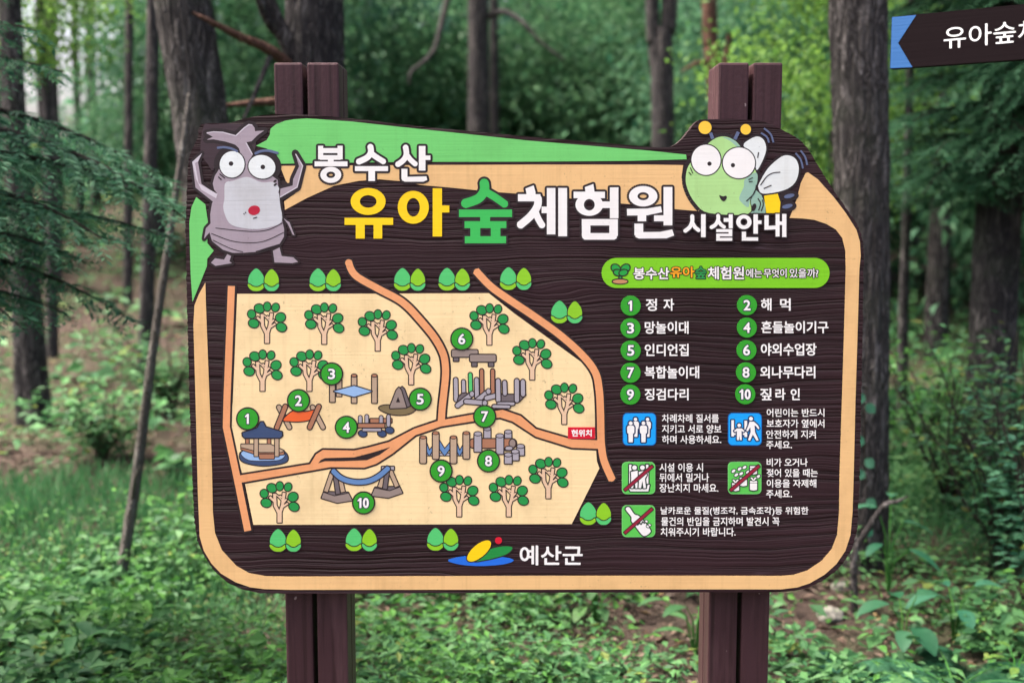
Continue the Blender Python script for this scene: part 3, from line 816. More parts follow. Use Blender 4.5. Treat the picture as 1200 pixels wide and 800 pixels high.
ink.drawn([rrect(*f([(176, 133)])[0], *f([(310, 168)])[0], 1.5)], TAUPE, DARK); ink.drawn([rrect(*f([(270, 158)])[0], *f([(404, 193)])[0], 1.5)], TAUPE, DARK); ink.build()
f = zz(520, 425, 11.43)
ink = Ink('painted_log_playground', FRONT, sign, 0.0018)
lg = lambda a, m, w: ink.drawn(log(*f([a[:2]])[0], *f([a[2:]])[0], w), m, DARK, .75)
for a, m, w in (((160, 225, 165, 490), STONE, 4.4), ((265, 250, 268, 400), STONE, 3.8), ((355, 155, 362, 400), MINT, 3.6), ((440, 225, 445, 460), STONE, 4.4), ((508, 105, 512, 420), WOODB, 3.8), ((655, 105, 657, 420), WOODB, 3.8)): lg(a, m, w)
ink.drawn([f([(205, 450), (250, 410), (300, 405), (330, 430), (230, 500), (190, 500)])], DSTONE, DARK)
for a in ((185, 570, 375, 420), (450, 500, 595, 385), (575, 470, 690, 440), (300, 515, 545, 535)): lg(a, STONE, 4.9)
for q in ((378, 415), (600, 380), (550, 535)): h = f([q])[0]; ink.drawn([ell(h[0], h[1], 2.4, 2.8)], STONE, DARK, .7)
ink.drawn([f([(760, 425), (1095, 425), (1010, 515), (760, 515)])], DSTONE, DARK)
for a, w in (((815, 260, 820, 410), 4.2), ((1060, 250, 1062, 420), 4.6), ((728, 240, 732, 500), 4.8), ((978, 240, 980, 500), 4.8)): lg(a, STONE, w)
ink.drawn(log(*f([(735, 545)])[0], *f([(930, 545)])[0], 3.2), STONE, DARK); ink.drawn(log(*f([(670, 580)])[0], *f([(870, 585)])[0], 3.2), STONE, DARK); ink.build()
f = zz(485, 495, 8.571)
ink = Ink('painted_rope_course', FRONT, sign, 0.0018)
ink.drawn(stroke(f([(100, 318), (520, 318)]), 2.2), STONE, DARK, .6)
for p in ((120, 185, 155, 280, 195, 230, 195, 260, 155, 330, 115, 260), (250, 170, 310, 265, 375, 185, 375, 240, 310, 330, 250, 250), (425, 190, 460, 285, 500, 215, 500, 260, 460, 330, 420, 260)):
    ink.drawn([f(list(zip(p[::2], p[1::2])))], STEEL, DARK, .6)
for x, a, c in ((93, 140, 405), (220, 97, 362), (398, 140, 405), (527, 97, 360)):
    ink.drawn([rrect(*f([(x - 29, a)])[0], *f([(x + 29, c)])[0], 1.4)], WOODT, DARK, .75); h = f([(x, a + 6)])[0]; ink.drawn([ell(h[0], h[1], 3.1, 1.5)], WOODB, DARK, .5)
ink.build()
ink = Ink('painted_beam', FRONT, sign, 0.0018)
for x, a, c in ((738, 60, 160), (948, 90, 170)): ink.drawn(stroke(f([(x, a), (x, c)]), 7.4), STONE, DARK); h = f([(x, a)])[0]; ink.drawn([ell(h[0], h[1], 3.7, 1.8)], STONE, DARK, .6)
ink.drawn(log(*f([(600, 207)])[0], *f([(985, 207)])[0], 10.2), WOODB, DARK); h = f([(990, 207)])[0]; ink.drawn([ell(h[0], h[1], 3.4, 4.6)], TAUPE, DARK)
for x, a, c in ((643, 110, 290), (864, 130, 312), (955, 255, 275), (1072, 235, 325), (1018, 288, 375), (948, 320, 408)):
    ink.drawn(stroke(f([(x, a), (x, c)]), 8.0), STONE, DARK); h = f([(x, a)])[0]; ink.drawn([ell(h[0], h[1], 4.0, 2.0)], STONE, DARK, .6)
ink.build()
f = zz(370, 535, 10.909)
ink = Ink('painted_cable_slide', FRONT, sign, 0.0018)
for bp, tp, tw in (([(75, 525), (105, 445), (415, 455), (465, 555), (275, 585)], [(105, 445), (415, 455), (240, 490)], [(225, 200)]), ([(715, 495), (760, 390), (1070, 378), (1108, 460), (930, 520)], [(760, 390), (1070, 378), (945, 425)], [(915, 160)])):
    ink.drawn([f(bp)], TAUPE, DARK); ink.drawn([f(tp)], DSTONE, DARK, .6)
ink.drawn([f([(845, 125), (1000, 125), (1000, 165), (845, 165)])], STONE, DARK)
for a in ((215, 190, 130, 440), (310, 270, 350, 445), (250, 220, 285, 470), (890, 190, 820, 385), (955, 180, 1040, 375), (915, 180, 885, 405)):
    ink.drawn(stroke(f([a[:2], a[2:]]), 4.4), WOODT if a[0] in (215, 310, 890, 955) else DSTONE, DARK, .7)
ink.drawn(stroke(f([(220, 175), (320, 265), (440, 310), (570, 322), (700, 300), (820, 235), (930, 140)]), 5.6, curve=True), STEEL, DARK, .8)
ink.build()

# --- the two cartoon insects
fa, fb = zz(220, 140, 8), zz(220, 220, 8)
ink = Ink('painted_beetle', FRONT, sign, 0.0024)
body = fa([(300, 460), (255, 530), (236, 600), (250, 660), (275, 690)]) + fb([(228, 150), (212, 250), (216, 340), (206, 420), (230, 500), (330, 580), (420, 610), (520, 610), (650, 600), (780, 555), (860, 530), (903, 460), (905, 390), (885, 300), (868, 150), (858, 60)]) + fa([(850, 640), (845, 570), (780, 520), (600, 360), (450, 330)])
horn = fa([(176, 130), (240, 116), (330, 120), (450, 150), (530, 75), (570, 46), (605, 50), (628, 80), (632, 112), (718, 105), (655, 150), (600, 205), (547, 215), (612, 330), (556, 420), (500, 330), (480, 270), (445, 237), (360, 210), (245, 188), (178, 192), (236, 164)])
arm_l = fa([(44, 400), (136, 316), (98, 400), (130, 605), (290, 715), (262, 790), (75, 640)])
arm_r = fa([(1008, 316), (1080, 435), (1030, 640), (865, 735), (870, 650), (985, 620), (990, 560), (1045, 440)])
small_l = fb([(248, 302), (172, 380), (155, 478), (186, 440), (262, 358)])
small_r = fb([(900, 288), (955, 325), (1002, 445), (985, 440), (940, 340)])
leg_l = fb([(372, 622), (408, 640), (392, 690), (416, 706), (262, 732), (220, 702), (258, 660), (342, 674)])
leg_r = fb([(800, 590), (862, 560), (882, 640), (990, 652), (1036, 695), (980, 706), (815, 700)])
back = fa([(150, 60), (230, 50), (420, 40), (520, 50), (600, 60), (640, 250), (560, 330), (300, 330), (240, 480), (190, 420), (120, 300)])
HALO = paint_mat('dark_smooth_stain', (58, 40, 46), 0.25)
ink.add([smooth(back, n=3)], HALO)
for shp, w in ((body, 3), (horn, 4.2), (arm_l, 3), (arm_r, 4.2), (small_l, 3), (small_r, 2), (leg_l, 3), (leg_r, 2.4)): ink.add(grow([shp], w), DARK)
for cx, cy, rx, ry in ((418, 422, 120, 128), (697, 445, 130, 112)): h = fa([(cx, cy)])[0]; ink.add([ell(h[0], h[1], rx / 8 + 6.5, ry / 8 + 6)], DARK)
ink.add([body], GREY); ink.add([horn], GREY)
for shp in (arm_l, arm_r, small_l, small_r, leg_l, leg_r): ink.add([shp], GREY)
ink.add(stroke(fa([(180, 128), (240, 118), (330, 122), (452, 155), (532, 80), (575, 50), (605, 54)]), 1.3), MGREY)
ink.add(stroke(fa([(548, 220), (608, 330)]), 1.3), MGREY)
ink.add([fa([(44, 400), (136, 316), (98, 396), (70, 410), (104, 600), (280, 700), (268, 740), (130, 660), (80, 560)])], MGREY)
ink.add(stroke(fa([(1012, 325), (1078, 435), (1026, 635), (868, 728)]), 1.3), MGREY)
ink.add([smooth(fa([(352, 600), (430, 575), (560, 540), (690, 590), (800, 588), (856, 640), (848, 690)]) + fb([(858, 60), (866, 150), (884, 312), (780, 368), (650, 388), (500, 375), (390, 330), (336, 200), (346, 100)]), n=4)], LGREY)
for pts in ([(262, 377), (450, 398), (620, 410), (760, 393), (890, 330)], [(222, 428), (400, 495), (560, 515), (720, 500), (902, 418)], [(235, 490), (400, 568), (520, 602)], [(640, 598), (760, 560), (860, 530)]):
    ink.add(stroke(fb(pts), 0.9, curve=True), DARK)
for cx, cy, rx, ry, p, q in ((418, 422, 116, 124, 408, 415), (697, 445, 127, 110, 706, 447)):
    h = fa([(cx, cy)])[0]; ink.add([ell(h[0], h[1], rx / 8 + 1.2, ry / 8 + 1.2, 12)], DARK); ink.add([ell(h[0], h[1], rx / 8, ry / 8, 12)], EYE_W)
    h = fa([(p, q)])[0]; ink.add([ell(h[0], h[1], 2.7, 2.7)], DARK)
ink.add(stroke(fa([(278, 268), (340, 262), (410, 274), (470, 302)]), 2.6, curve=True), SLATE); ink.add(stroke(fa([(632, 322), (690, 298), (760, 294), (850, 318)]), 3.0, curve=True), SLATE)
h = fb([(624, 212)])[0]; ink.add([ell(h[0], h[1], 7, 5.6, -12)], paint_mat('mouth_red_paint', (186, 14, 52), 0.3))
for a in ((300, 510, 350, 552), (288, 538, 318, 565)): ink.add(stroke(fa([a[:2], a[2:]]), 1.3), DARK)
for q in ((820, 578), (822, 612)): h = fa([q])[0]; ink.add([ell(h[0], h[1], 2.2, 1.2, -35)], DARK)
for a in ((526, 240, 534, 252), (540, 228, 548, 240), (614, 288, 652, 276)): ink.add(stroke(fb([a[:2], a[2:]]), 1.1), DARK)
ink.build()

f = zz(795, 135, 6.669)
ink = Ink('painted_bee', FRONT, sign, 0.0024)
head = smooth(f([(240, 215), (335, 168), (425, 190), (495, 260), (600, 430), (612, 540), (560, 660), (545, 770), (240, 765), (130, 685), (68, 570), (58, 470), (95, 370)]), n=4)
w1 = smooth(f([(508, 240), (560, 188), (620, 168), (668, 198), (685, 270), (655, 360), (610, 430), (590, 330)]), n=4)
w2 = smooth(f([(632, 530), (700, 415), (800, 328), (865, 316), (920, 350), (940, 430), (908, 530), (820, 588), (662, 614), (625, 570)]), n=4)
tail = f([(605, 585), (648, 625), (678, 700), (680, 765), (555, 765), (540, 660)]); band = f([(668, 630), (775, 614), (796, 680), (790, 765), (686, 765)])
for shp, w in ((head, 4.4), (w1, 2.4), (w2, 2.6), (tail, 3), (band, 2.5)): ink.add(grow([shp], w), DARK)
for q in ((865, 632, 75, 42), (850, 712, 72, 44)): h = f([q[:2]])[0]; ink.add([ell(h[0], h[1], q[2] / 6.67, q[3] / 6.67, -6)], DARK)
ink.add([tail], BEET); ink.add(grow([head], 1), DARK); ink.add([head], BEEG)
ink.add([smooth(f([(608, 450), (612, 540), (560, 660), (545, 720), (490, 680), (475, 640), (510, 560), (520, 500)]), n=4)], BEET)
ink.add([smooth(f([(345, 172), (425, 190), (490, 255), (455, 245), (400, 200)]), n=3)], BEET)
ink.add([w1], EYE_W); ink.add([w2], EYE_W); ink.add([band], YELLOW)
for cx, cy, rx, ry, p, q in ((215, 350, 114, 118, 242, 380), (472, 374, 126, 120, 425, 392)):
    h = f([(cx, cy)])[0]; ink.add([ell(h[0], h[1], rx / 6.67 + 1.3, ry / 6.67 + 1.3)], DARK); ink.add([ell(h[0], h[1], rx / 6.67, ry / 6.67)], WHITE)
    h = f([(p, q)])[0]; ink.add([ell(h[0], h[1], 2.5, 2.5)], DARK)
for cx, cy, r in ((207, 98, 51), (525, 112, 41)): h = f([(cx, cy)])[0]; ink.add([ell(h[0], h[1], r / 6.67 + 1, r / 6.67 + 1)], DARK); ink.add([ell(h[0], h[1], r / 6.67, r / 6.67)], ORGT if False else paint_mat('antenna_yellow_paint', (252, 204, 60), 0.2))
ink.add(stroke(f([(250, 138), (268, 186)]), 3.8), SLATE); ink.add(stroke(f([(468, 132), (440, 190)]), 3.8), SLATE)
for pts in ([(668, 104), (720, 150), (742, 215)], [(645, 140), (690, 172), (707, 215)], [(955, 278), (990, 330), (1006, 390)], [(915, 298), (955, 350), (972, 418)]): ink.add(stroke(f(pts), 2.0, curve=True), SLATE)
ink.add([smooth(f([(318, 626), (345, 634), (372, 630), (376, 650), (356, 672), (334, 662)]), n=4)], DARK)
for pts in ([(640, 548), (690, 480), (740, 452), (795, 446)], [(665, 574), (725, 548)], [(625, 290), (618, 335)], [(530, 672), (590, 610), (608, 545)], [(620, 650), (640, 690), (625, 745)], [(655, 660), (662, 700), (645, 750)]): ink.add(stroke(f(pts), 1.2, curve=True), DARK)
for a in ((80, 445, 100, 468), (92, 410, 112, 455), (545, 505, 580, 488), (550, 520, 578, 518)): ink.add(stroke(f([a[:2], a[2:]]), 1.0), DARK)
ink.add([ell(*f([(588, 720)])[0], 2.6, 4.6, 20)], DARK)
for q in ((865, 632), (850, 712)): h = f([q])[0]; ink.add([ell(h[0], h[1], 6.2, 2.4, -14)], SLATE)
ink.build()

# ------------------------------------------------------------------ the ground
def sstep(a, b, x):
    t = min(max((x - a) / (b - a), 0.0), 1.0); return t * t * (3 - 2 * t)
def gz(x, y):
    z = 0.055 * max(0, y - 4.5) if y < 12 else 0.055 * 7.5 + 0.16 * (min(y, 22) - 12)
    if y > 22: z += (0.02 + 0.16 * sstep(-5, 6, x)) * (min(y, 45) - 22)
    z += 0.10 * sstep(6, 9, y) * sstep(0.8, 4, -x) * (min(y, 20) - 6) * 0.4
    n = noise.noise(Vector((x * 0.35, y * 0.35, 3.1))) * 0.16 + noise.noise(Vector((x * 1.1, y * 1.1, 9.7))) * 0.06
    return z + n * sstep(3.0, 6.0, y) + 0.02 * noise.noise(Vector((x * 3, y * 3, 1)))
def build_ground():
    xs = np.concatenate([np.linspace(-90, -9, 22), np.linspace(-8.6, 8.6, 130), np.linspace(9, 90, 22)])
    ys = np.concatenate([np.linspace(-60, -2, 12), np.linspace(-1.5, 14, 120), np.linspace(14.4, 60, 50), np.linspace(62, 110, 12)])
    V = [(x, y, gz(x, y)) for y in ys for x in xs]
    nx = len(xs)
    Qd = [(j * nx + i, j * nx + i + 1, (j + 1) * nx + i + 1, (j + 1) * nx + i) for j in range(len(ys) - 1) for i in range(nx - 1)]
    t = NT('forest_soil')
    o = t.coords((1, 1, 1))
    a = t.noise(o, 0.8, 5, 0.6); b2 = t.noise(o, 16, 5, 0.7); c = t.noise(o, 90, 3, 0.7)
    col = t.mix(b2, (0.028, 0.021, 0.018), (0.090, 0.064, 0.053))
    col = t.mix(t.ramp(a, [(0.45, (0, 0, 0)), (0.6, (0.4,) * 3)]), col, (0.045, 0.075, 0.028))
    col = t.mix(t.ramp(c, [(0.55, (0, 0, 0)), (0.7, (0.5,) * 3)]), col, (0.18, 0.13, 0.09))
    t.base(col, 0.95, 0.1); t.bump(t.math('ADD', b2, t.math('MULTIPLY', c, 0.4)), 1.0, 0.05)
    me = mesh_np('forest_floor', V, Qd, None, [t.m], smooth=True)
    tag(link('forest_floor', me), kind='structure')
build_ground()

# ------------------------------------------------------------------ leaves
def quad_leaves(C, D, N, Ln, W, fold=0.25):
    """diamond leaves: base point C, direction D, normal N, length, width -> vertices (n*4), quads"""
    D = D / np.linalg.norm(D, axis=1, keepdims=True)
    S = np.cross(D, N); S /= np.maximum(np.linalg.norm(S, axis=1, keepdims=True), 1e-6)
    U = np.cross(S, D)
    Ln, W = np.asarray(Ln)[:, None], np.asarray(W)[:, None]
    mid = C + D * Ln * 0.45
    V = np.stack([C, mid + S * W / 2 + U * W * fold, C + D * Ln - U * W * fold * 0.5, mid - S * W / 2 + U * W * fold], axis=1)
    n = len(C)
    return V.reshape(-1, 3), np.arange(n * 4).reshape(n, 4)
def unit(n):
    v = rng.normal(size=(n, 3)); return v / np.linalg.norm(v, axis=1, keepdims=True)
def join(parts):
    V, Q, k = [], [], 0
    for v, q in parts:
        V.append(v); Q.append(q + k); k += len(v)
    return np.concatenate(V), np.concatenate(Q)
def tube(path, radii, seg=12, rough=0.0, fluted=0.0, seed=0.0, cap=True, res=None, plates=0.0):
    """tapered limb along a path, its surface broken up by noise"""
    P = [Vector(p) for p in path]
    if res:
        pts, rr = [], []
        for i in range(len(P) - 1):
            g = lambda k: P[min(max(k, 0), len(P) - 1)]
            p0, p1, p2, p3 = g(i - 1), g(i), g(i + 1), g(i + 2)
            m = max(1, int((p2 - p1).length / res))
            for j in range(m):
                t = j / m
                pts.append(0.5 * (2 * p1 + (p2 - p0) * t + (2 * p0 - 5 * p1 + 4 * p2 - p3) * t * t + (3 * p1 - p0 - 3 * p2 + p3) * t ** 3))
                rr.append(radii[i] * (1 - t) + radii[i + 1] * t)
        pts.append(P[-1]); rr.append(radii[-1]); P, radii = pts, rr
    V, Q = [], []
    ref = Vector((1, 0, 0)) if abs((P[-1] - P[0]).normalized().x) < 0.8 else Vector((0, 0, 1))
    for i, p in enumerate(P):
        d = (P[min(i + 1, len(P) - 1)] - P[max(i - 1, 0)]).normalized()
        s = (ref - d * ref.dot(d)).normalized(); u = d.cross(s)
        for k in range(seg):
            a = 2 * math.pi * k / seg
            r = radii[i]
            if rough:
                q = Vector((math.cos(a) * 2.2, math.sin(a) * 2.2, (p.z + seed) * 1.4))
                r *= 1 + rough * noise.noise(q) + rough * 0.7 * noise.noise(Vector((math.cos(a) * 7, math.sin(a) * 7, (p.z + seed) * 7)))
            if plates:
                q = abs(noise.noise(Vector((math.cos(a) * 5.5, math.sin(a) * 5.5, (p.z + seed) * 3.2)))) ; q2 = abs(noise.noise(Vector((math.cos(a) * 13, math.sin(a) * 13, (p.z + seed) * 9))))
                r *= 1 + plates * (min(q * 4, 1) + .5 * min(q2 * 4, 1) - 1)
            if fluted: r *= 1 + fluted * max(0, 1 - i * 1.0 / max(1, len(P) * 0.12)) * math.sin(a * 5 + seed)
            V.append(tuple(p + s * math.cos(a) * r + u * math.sin(a) * r))
    for i in range(len(P) - 1):
        for k in range(seg):
            Q.append((i * seg + k, i * seg + (k + 1) % seg, (i + 1) * seg + (k + 1) % seg, (i + 1) * seg + k))
    return np.array(V, dtype=float), np.array(Q)

BARK = bark_mat('grey_pine_bark', (0.022, 0.019, 0.019), (0.27, 0.245, 0.232), 1.0, 0.2)
BARK_DARK = bark_mat('dark_bark', (0.014, 0.012, 0.014), (0.22, 0.20, 0.19), 1.0, 0.25)
BARK_RED = bark_mat('reddish_pine_bark', (0.10, 0.05, 0.036), (0.38, 0.19, 0.135), 0.8)
BARK_PALE = bark_mat('pale_smooth_bark', (0.08, 0.07, 0.062), (0.27, 0.25, 0.225), 0.9, 0.2)
BARK_FAR = bark_mat('far_trunk_bark', (0.03, 0.027, 0.03), (0.19, 0.165, 0.155), 0.6)
NEEDLE = leaf_mat('pine_needle', (0.018, 0.080, 0.058), (0.080, 0.195, 0.140), 0.25)
CYPRESS = leaf_mat('cypress_scale_leaf', (0.01, 0.058, 0.033), (0.052, 0.165, 0.084), 0.25)
BROAD = leaf_mat('broad_leaf', (0.018, 0.078, 0.042), (0.07, 0.19, 0.092), 0.4, (0.11, 0.14, 0.03))
FARLEAF = leaf_mat('wood_broad_leaf', (0.030, 0.110, 0.056), (0.125, 0.260, 0.125), 0.45)
HEMLOCK = leaf_mat('hemlock_leaf', (0.018, 0.080, 0.046), (0.085, 0.215, 0.115), 0.35)
LIMELEAF = leaf_mat('sunny_broad_leaf', (0.060, 0.150, 0.030), (0.170, 0.300, 0.060), 0.5)
UNDER = leaf_mat('undergrowth_leaf', (0.020, 0.076, 0.026), (0.085, 0.195, 0.066), 0.35, (0.13, 0.17, 0.04))
UNDERG = leaf_mat('fresh_undergrowth_leaf', (0.03, 0.115, 0.022), (0.085, 0.24, 0.045), 0.4)
BIGLEAF = leaf_mat('large_plant_leaf', (0.014, 0.082, 0.042), (0.045, 0.14, 0.078), 0.35)
LITTER = leaf_mat('dry_leaf', (0.050, 0.033, 0.024), (0.18, 0.128, 0.095), 0.15, (0.24, 0.17, 0.08))
GRASSM = leaf_mat('grass_blade', (0.02, 0.085, 0.03), (0.06, 0.17, 0.06), 0.35)
STEMM = bark_mat('twig_bark', (0.03, 0.024, 0.02), (0.10, 0.085, 0.07), 2.0)

# ------------------------------------------------------------------ crown prototypes (shared meshes, each crown an object of its own)
def crown_broad(name, mat, rad, h, clusters, leaves, size, seed):
    """leaf clumps spread unevenly through an egg-shaped volume"""
    r = np.random.default_rng(seed)
    parts = []
    cs = []
    while len(cs) < clusters:
        p = r.uniform(-1, 1, 3)
        d = np.linalg.norm(p)
        if d > 1 or d < 0.35: continue
        if noise.noise(Vector(p * 1.9) + Vector((seed, 0, 0))) < -0.12: continue
        cs.append(p * np.array([rad, rad, h / 2]))
    for c in cs:
        n = int(leaves * r.uniform(0.5, 1.5))
        rr = r.uniform(0.20, 0.42) * rad * 0.8
        g = r.normal(size=(n, 3)) * np.array([rr, rr, rr * 0.45])
        out = c / (np.linalg.norm(c) + 1e-6)
        D = r.normal(size=(n, 3)) * 0.8 + out * 0.7 + np.array([0, 0, -0.35])
        N = r.normal(size=(n, 3)) * 0.5 + np.array([0, 0, 1.0])
        L_ = size * r.uniform(0.6, 1.35, n)
        parts.append(quad_leaves(c + g, D, N, L_, L_ * r.uniform(0.45, 0.65, n)))
    V, Qd = join(parts)
    return mesh_np(name, V, Qd, None, [mat])
def crown_pine(name, mat, rad, h, tufts, seed):
    """needle tufts on flat boughs"""
    r = np.random.default_rng(seed); parts = []
    for k in range(tufts):
        a = r.uniform(0, 2 * math.pi); z = r.uniform(-h / 2, h / 2)
        env = rad * (1 - 0.55 * (z + h / 2) / h)
        bough = math.floor(z / 0.55) * 0.55 + r.normal() * 0.10
        q = math.sqrt(r.uniform(0.03, 1)) * env
        if noise.noise(Vector((math.cos(a) * 1.5 * q, math.sin(a) * 1.5 * q, bough * 1.3 + seed))) < -0.1: continue
        c = np.array([math.cos(a) * q, math.sin(a) * q, bough - 0.10 * q])
        n = 26
        D = r.normal(size=(n, 3)) + np.array([math.cos(a) * 0.7, math.sin(a) * 0.7, 0.25])
        Cn = c + r.normal(size=(n, 3)) * np.array([0.09, 0.09, 0.04])
        N = r.normal(size=(n, 3))
        L_ = r.uniform(0.09, 0.17, n)
        parts.append(quad_leaves(Cn, D, N, L_, np.full(n, 0.022), 0.05))
    V, Qd = join(parts)
    return mesh_np(name, V, Qd, None, [mat])
def spray(r, origin, az, length, droop, parts, sticks, fine=1.0, rise=0.15):
    """one conifer bough: a drooping axis with flat side twigs clad in small scale leaves"""
    n2 = max(6, int(length * 26 * fine))
    ax = np.array([math.cos(az), math.sin(az), 0.0]); side = np.array([-math.sin(az), math.cos(az), 0.0])
    pts = []
    for i in range(9):
        t = i / 8
        pts.append(origin + ax * length * t * (1 - 0.1 * t) + side * 0.08 * length * math.sin(3 * t + az) + np.array([0, 0, length * (rise * t - droop * t * t)]))
    sticks.append(tube(pts, [0.012 * length * (1.05 - i / 8) + 0.0015 for i in range(9)], 5))
    pts = np.array(pts)
    Cs, Ds, Ns, Ls, Ws = [], [], [], [], []
    for i in range(n2):
        t = 0.12 + 0.88 * i / n2
        k = min(int(t * 8), 7); f = t * 8 - k
        p = pts[k] * (1 - f) + pts[k + 1] * f
        sg = 1 if i % 2 else -1
        l2 = length * 0.42 * (1 - t) ** 0.75 * r.uniform(0.6, 1.15) + 0.05
        d2 = ax * r.uniform(0.45, 0.9) + side * sg + np.array([0, 0, r.uniform(-0.45, 0.05)]); d2 /= np.linalg.norm(d2)
        m = max(4, int(l2 * 85 * fine))
        u = (np.arange(m) + r.uniform(0, 1, m)) / m
        base = p + np.outer(u * l2, d2) + np.outer(u ** 2 * l2, np.array([0, 0, -0.35]))
        alt = np.where(np.arange(m) % 2, 1.0, -1.0)[:, None]
        s2 = np.cross(d2, np.array([0, 0, 1.0])); s2 /= np.linalg.norm(s2)
        dd = d2 * 0.9 + alt * s2 * r.uniform(0.5, 1.0, (m, 1)) + r.normal(size=(m, 3)) * 0.16 + np.array([0, 0, -0.22])
        Cs.append(base); Ds.append(dd); Ns.append(np.tile([0, 0, 1.0], (m, 1)) + r.normal(size=(m, 3)) * 0.35)
        L_ = r.uniform(0.030, 0.060, m) * (1 - 0.3 * u); Ls.append(L_); Ws.append(L_ * 0.26)
    parts.append(quad_leaves(np.concatenate(Cs), np.concatenate(Ds), np.concatenate(Ns), np.concatenate(Ls), np.concatenate(Ws), 0.1))

# ------------------------------------------------------------------ single trees placed where the photograph shows them
def trunk_path(*pts):
    return [at(*p) for p in pts]
def tree_thing(name, label, path, radii, mat, cat='tree', seg=20, rough=0.10, fluted=0.0, group=None, res=0.06, seed=0.0, plates=0.0):
    base = Vector(path[0]); base.z = gz(base.x, base.y)
    t = thing(name, label, cat, base, group)
    V, Qd = tube(path, radii, seg, rough, fluted, seed, res=res, plates=plates)
    place_mesh('trunk', mesh_np('trunk', V, Qd, None, [mat], smooth=True), t)
    return t
def limb(t, path, radii, mat, seg=8, name='limb', rough=0.12):
    V, Qd = tube(path, radii, seg, rough, 0, path[0][0] * 3, res=0.05)
    return place_mesh(name, mesh_np(name, V, Qd, None, [mat], smooth=True), t)
def crown_on(t, me, loc, s=1.0, rz=0.0):
    o = link('crown', me, t)
    o.location = Vector(loc) - world_loc(t)
    o.scale = (s, s, s); o.rotation_euler = (0, 0, rz)
    return o
def down(px, py, Y, dz=-0.25):
    p = at(px, py, Y); return Vector((p.x, Y, gz(p.x, Y) + dz))

PINE_A = crown_pine('pine_crown', NEEDLE, 2.3, 4.6, 1500, 11)
PINE_B = crown_pine('pine_crown', NEEDLE, 2.0, 5.4, 1500, 23)
PINE_S = crown_pine('thin_pine_crown', NEEDLE, 2.1, 4.4, 420, 31)
BROAD_A = crown_broad('broadleaf_crown', FARLEAF, 1.9, 4.0, 95, 95, 0.12, 3)
BROAD_B = crown_broad('broadleaf_crown', FARLEAF, 1.6, 3.2, 80, 95, 0.11, 8)
LIME_A = crown_broad('light_crown', LIMELEAF, 1.5, 4.2, 90, 90, 0.10, 5)

# big trunks
def up(px, py, Y, h): p = at(px, py, Y); return Vector((p.x, Y, h))
t = tree_thing('pine_tree', 'thick grey pine trunk leaning left behind the beetle corner of the map sign', [down(318, 654, 5.5), at(300, 560, 5.5), at(262, 330, 5.5), at(236, 150, 5.5), at(213, 0, 5.5), at(190, -160, 5.5), at(140, -800, 5.5), at(120, -1300, 5.5)],
               [.19, .155, .135, .122, .120, .116, .10, .06], BARK, seg=110, rough=0.06, fluted=.1, seed=2, res=.03, plates=.055)
crown_on(t, PINE_S, at(128, -1300, 5.5) + Vector((0, 0, 1.2)), 1.0, 1.0)
t = tree_thing('pine_tree', 'thick grey trunk rising right behind the left sign post', [down(375, 640, 5.8), at(372, 400, 5.8), at(370, 130, 5.8), at(368, 0, 5.8), at(366, -200, 5.8), at(360, -900, 5.8), at(358, -1400, 5.8)], [.18, .145, .136, .135, .13, .1, .05], BARK_DARK, seg=110, rough=0.06, fluted=.1, seed=7, res=.03, plates=.055)
limb(t, [at(366, 150, 5.8), at(345, 70, 5.75), at(322, 20, 5.7), at(300, -40, 5.65)], [.05, .042, .036, .03], BARK)
limb(t, [at(352, 90, 5.8), at(318, 60, 5.6), at(285, 45, 5.5), at(255, 30, 5.4), at(225, 15, 5.3)], [.03, .024, .019, .014, .006], BARK_RED)
limb(t, [at(352, 60, 5.8), at(318, 30, 5.7), at(305, 0, 5.6), at(285, -60, 5.5)], [.03, .026, .022, .016], BARK)
limb(t, [at(356, 122, 5.8), at(320, 119, 5.75), at(285, 122, 5.7), at(262, 124, 5.65)], [.024, .018, .014, .008], BARK_RED)
limb(t, [at(318, 62, 5.62), at(305, 95, 5.5), at(290, 130, 5.4), at(278, 155, 5.35)], [.014, .012, .009, .004], BARK_DARK)
crown_on(t, PINE_S, at(358, -1400, 5.8) + Vector((0, 0, .8)), 1.0, 2.0)
t = tree_thing('pine_tree', 'straight dark furrowed pine trunk beside the right edge of the map sign', [down(1007, 690, 5.1), at(1007, 640, 5.1), at(1009, 500, 5.1), at(1010, 260, 5.1), at(1006, 0, 5.1), at(1003, -300, 5.1), at(1000, -900, 5.1), at(998, -1400, 5.1)], [.165, .118, .112, .111, .116, .11, .09, .05], BARK, seg=110, rough=0.06, fluted=.12, seed=4, res=.03, plates=.055)
crown_on(t, PINE_S, at(998, -1400, 5.1) + Vector((0, 0, 1.4)), 1.0, .4)
PINE1 = t
# pale leaning pole
t = tree_thing('dead_sapling', 'thin pale leaning dead sapling left of the map sign', [down(138, 700, 4.9, -.15), at(143, 670, 4.9), at(160, 560, 4.92), at(178, 420, 4.96), at(197, 290, 5.02), at(213, 180, 5.08), at(222, 110, 5.14)], [.030, .025, .022, .019, .016, .013, .009], BARK_PALE, 'dead tree', 14, .12, 0, None, .05, 5)
limb(t, [at(155, 590, 4.92), at(158, 560, 4.8), at(165, 545, 4.75)], [.007, .005, .003], BARK_PALE)
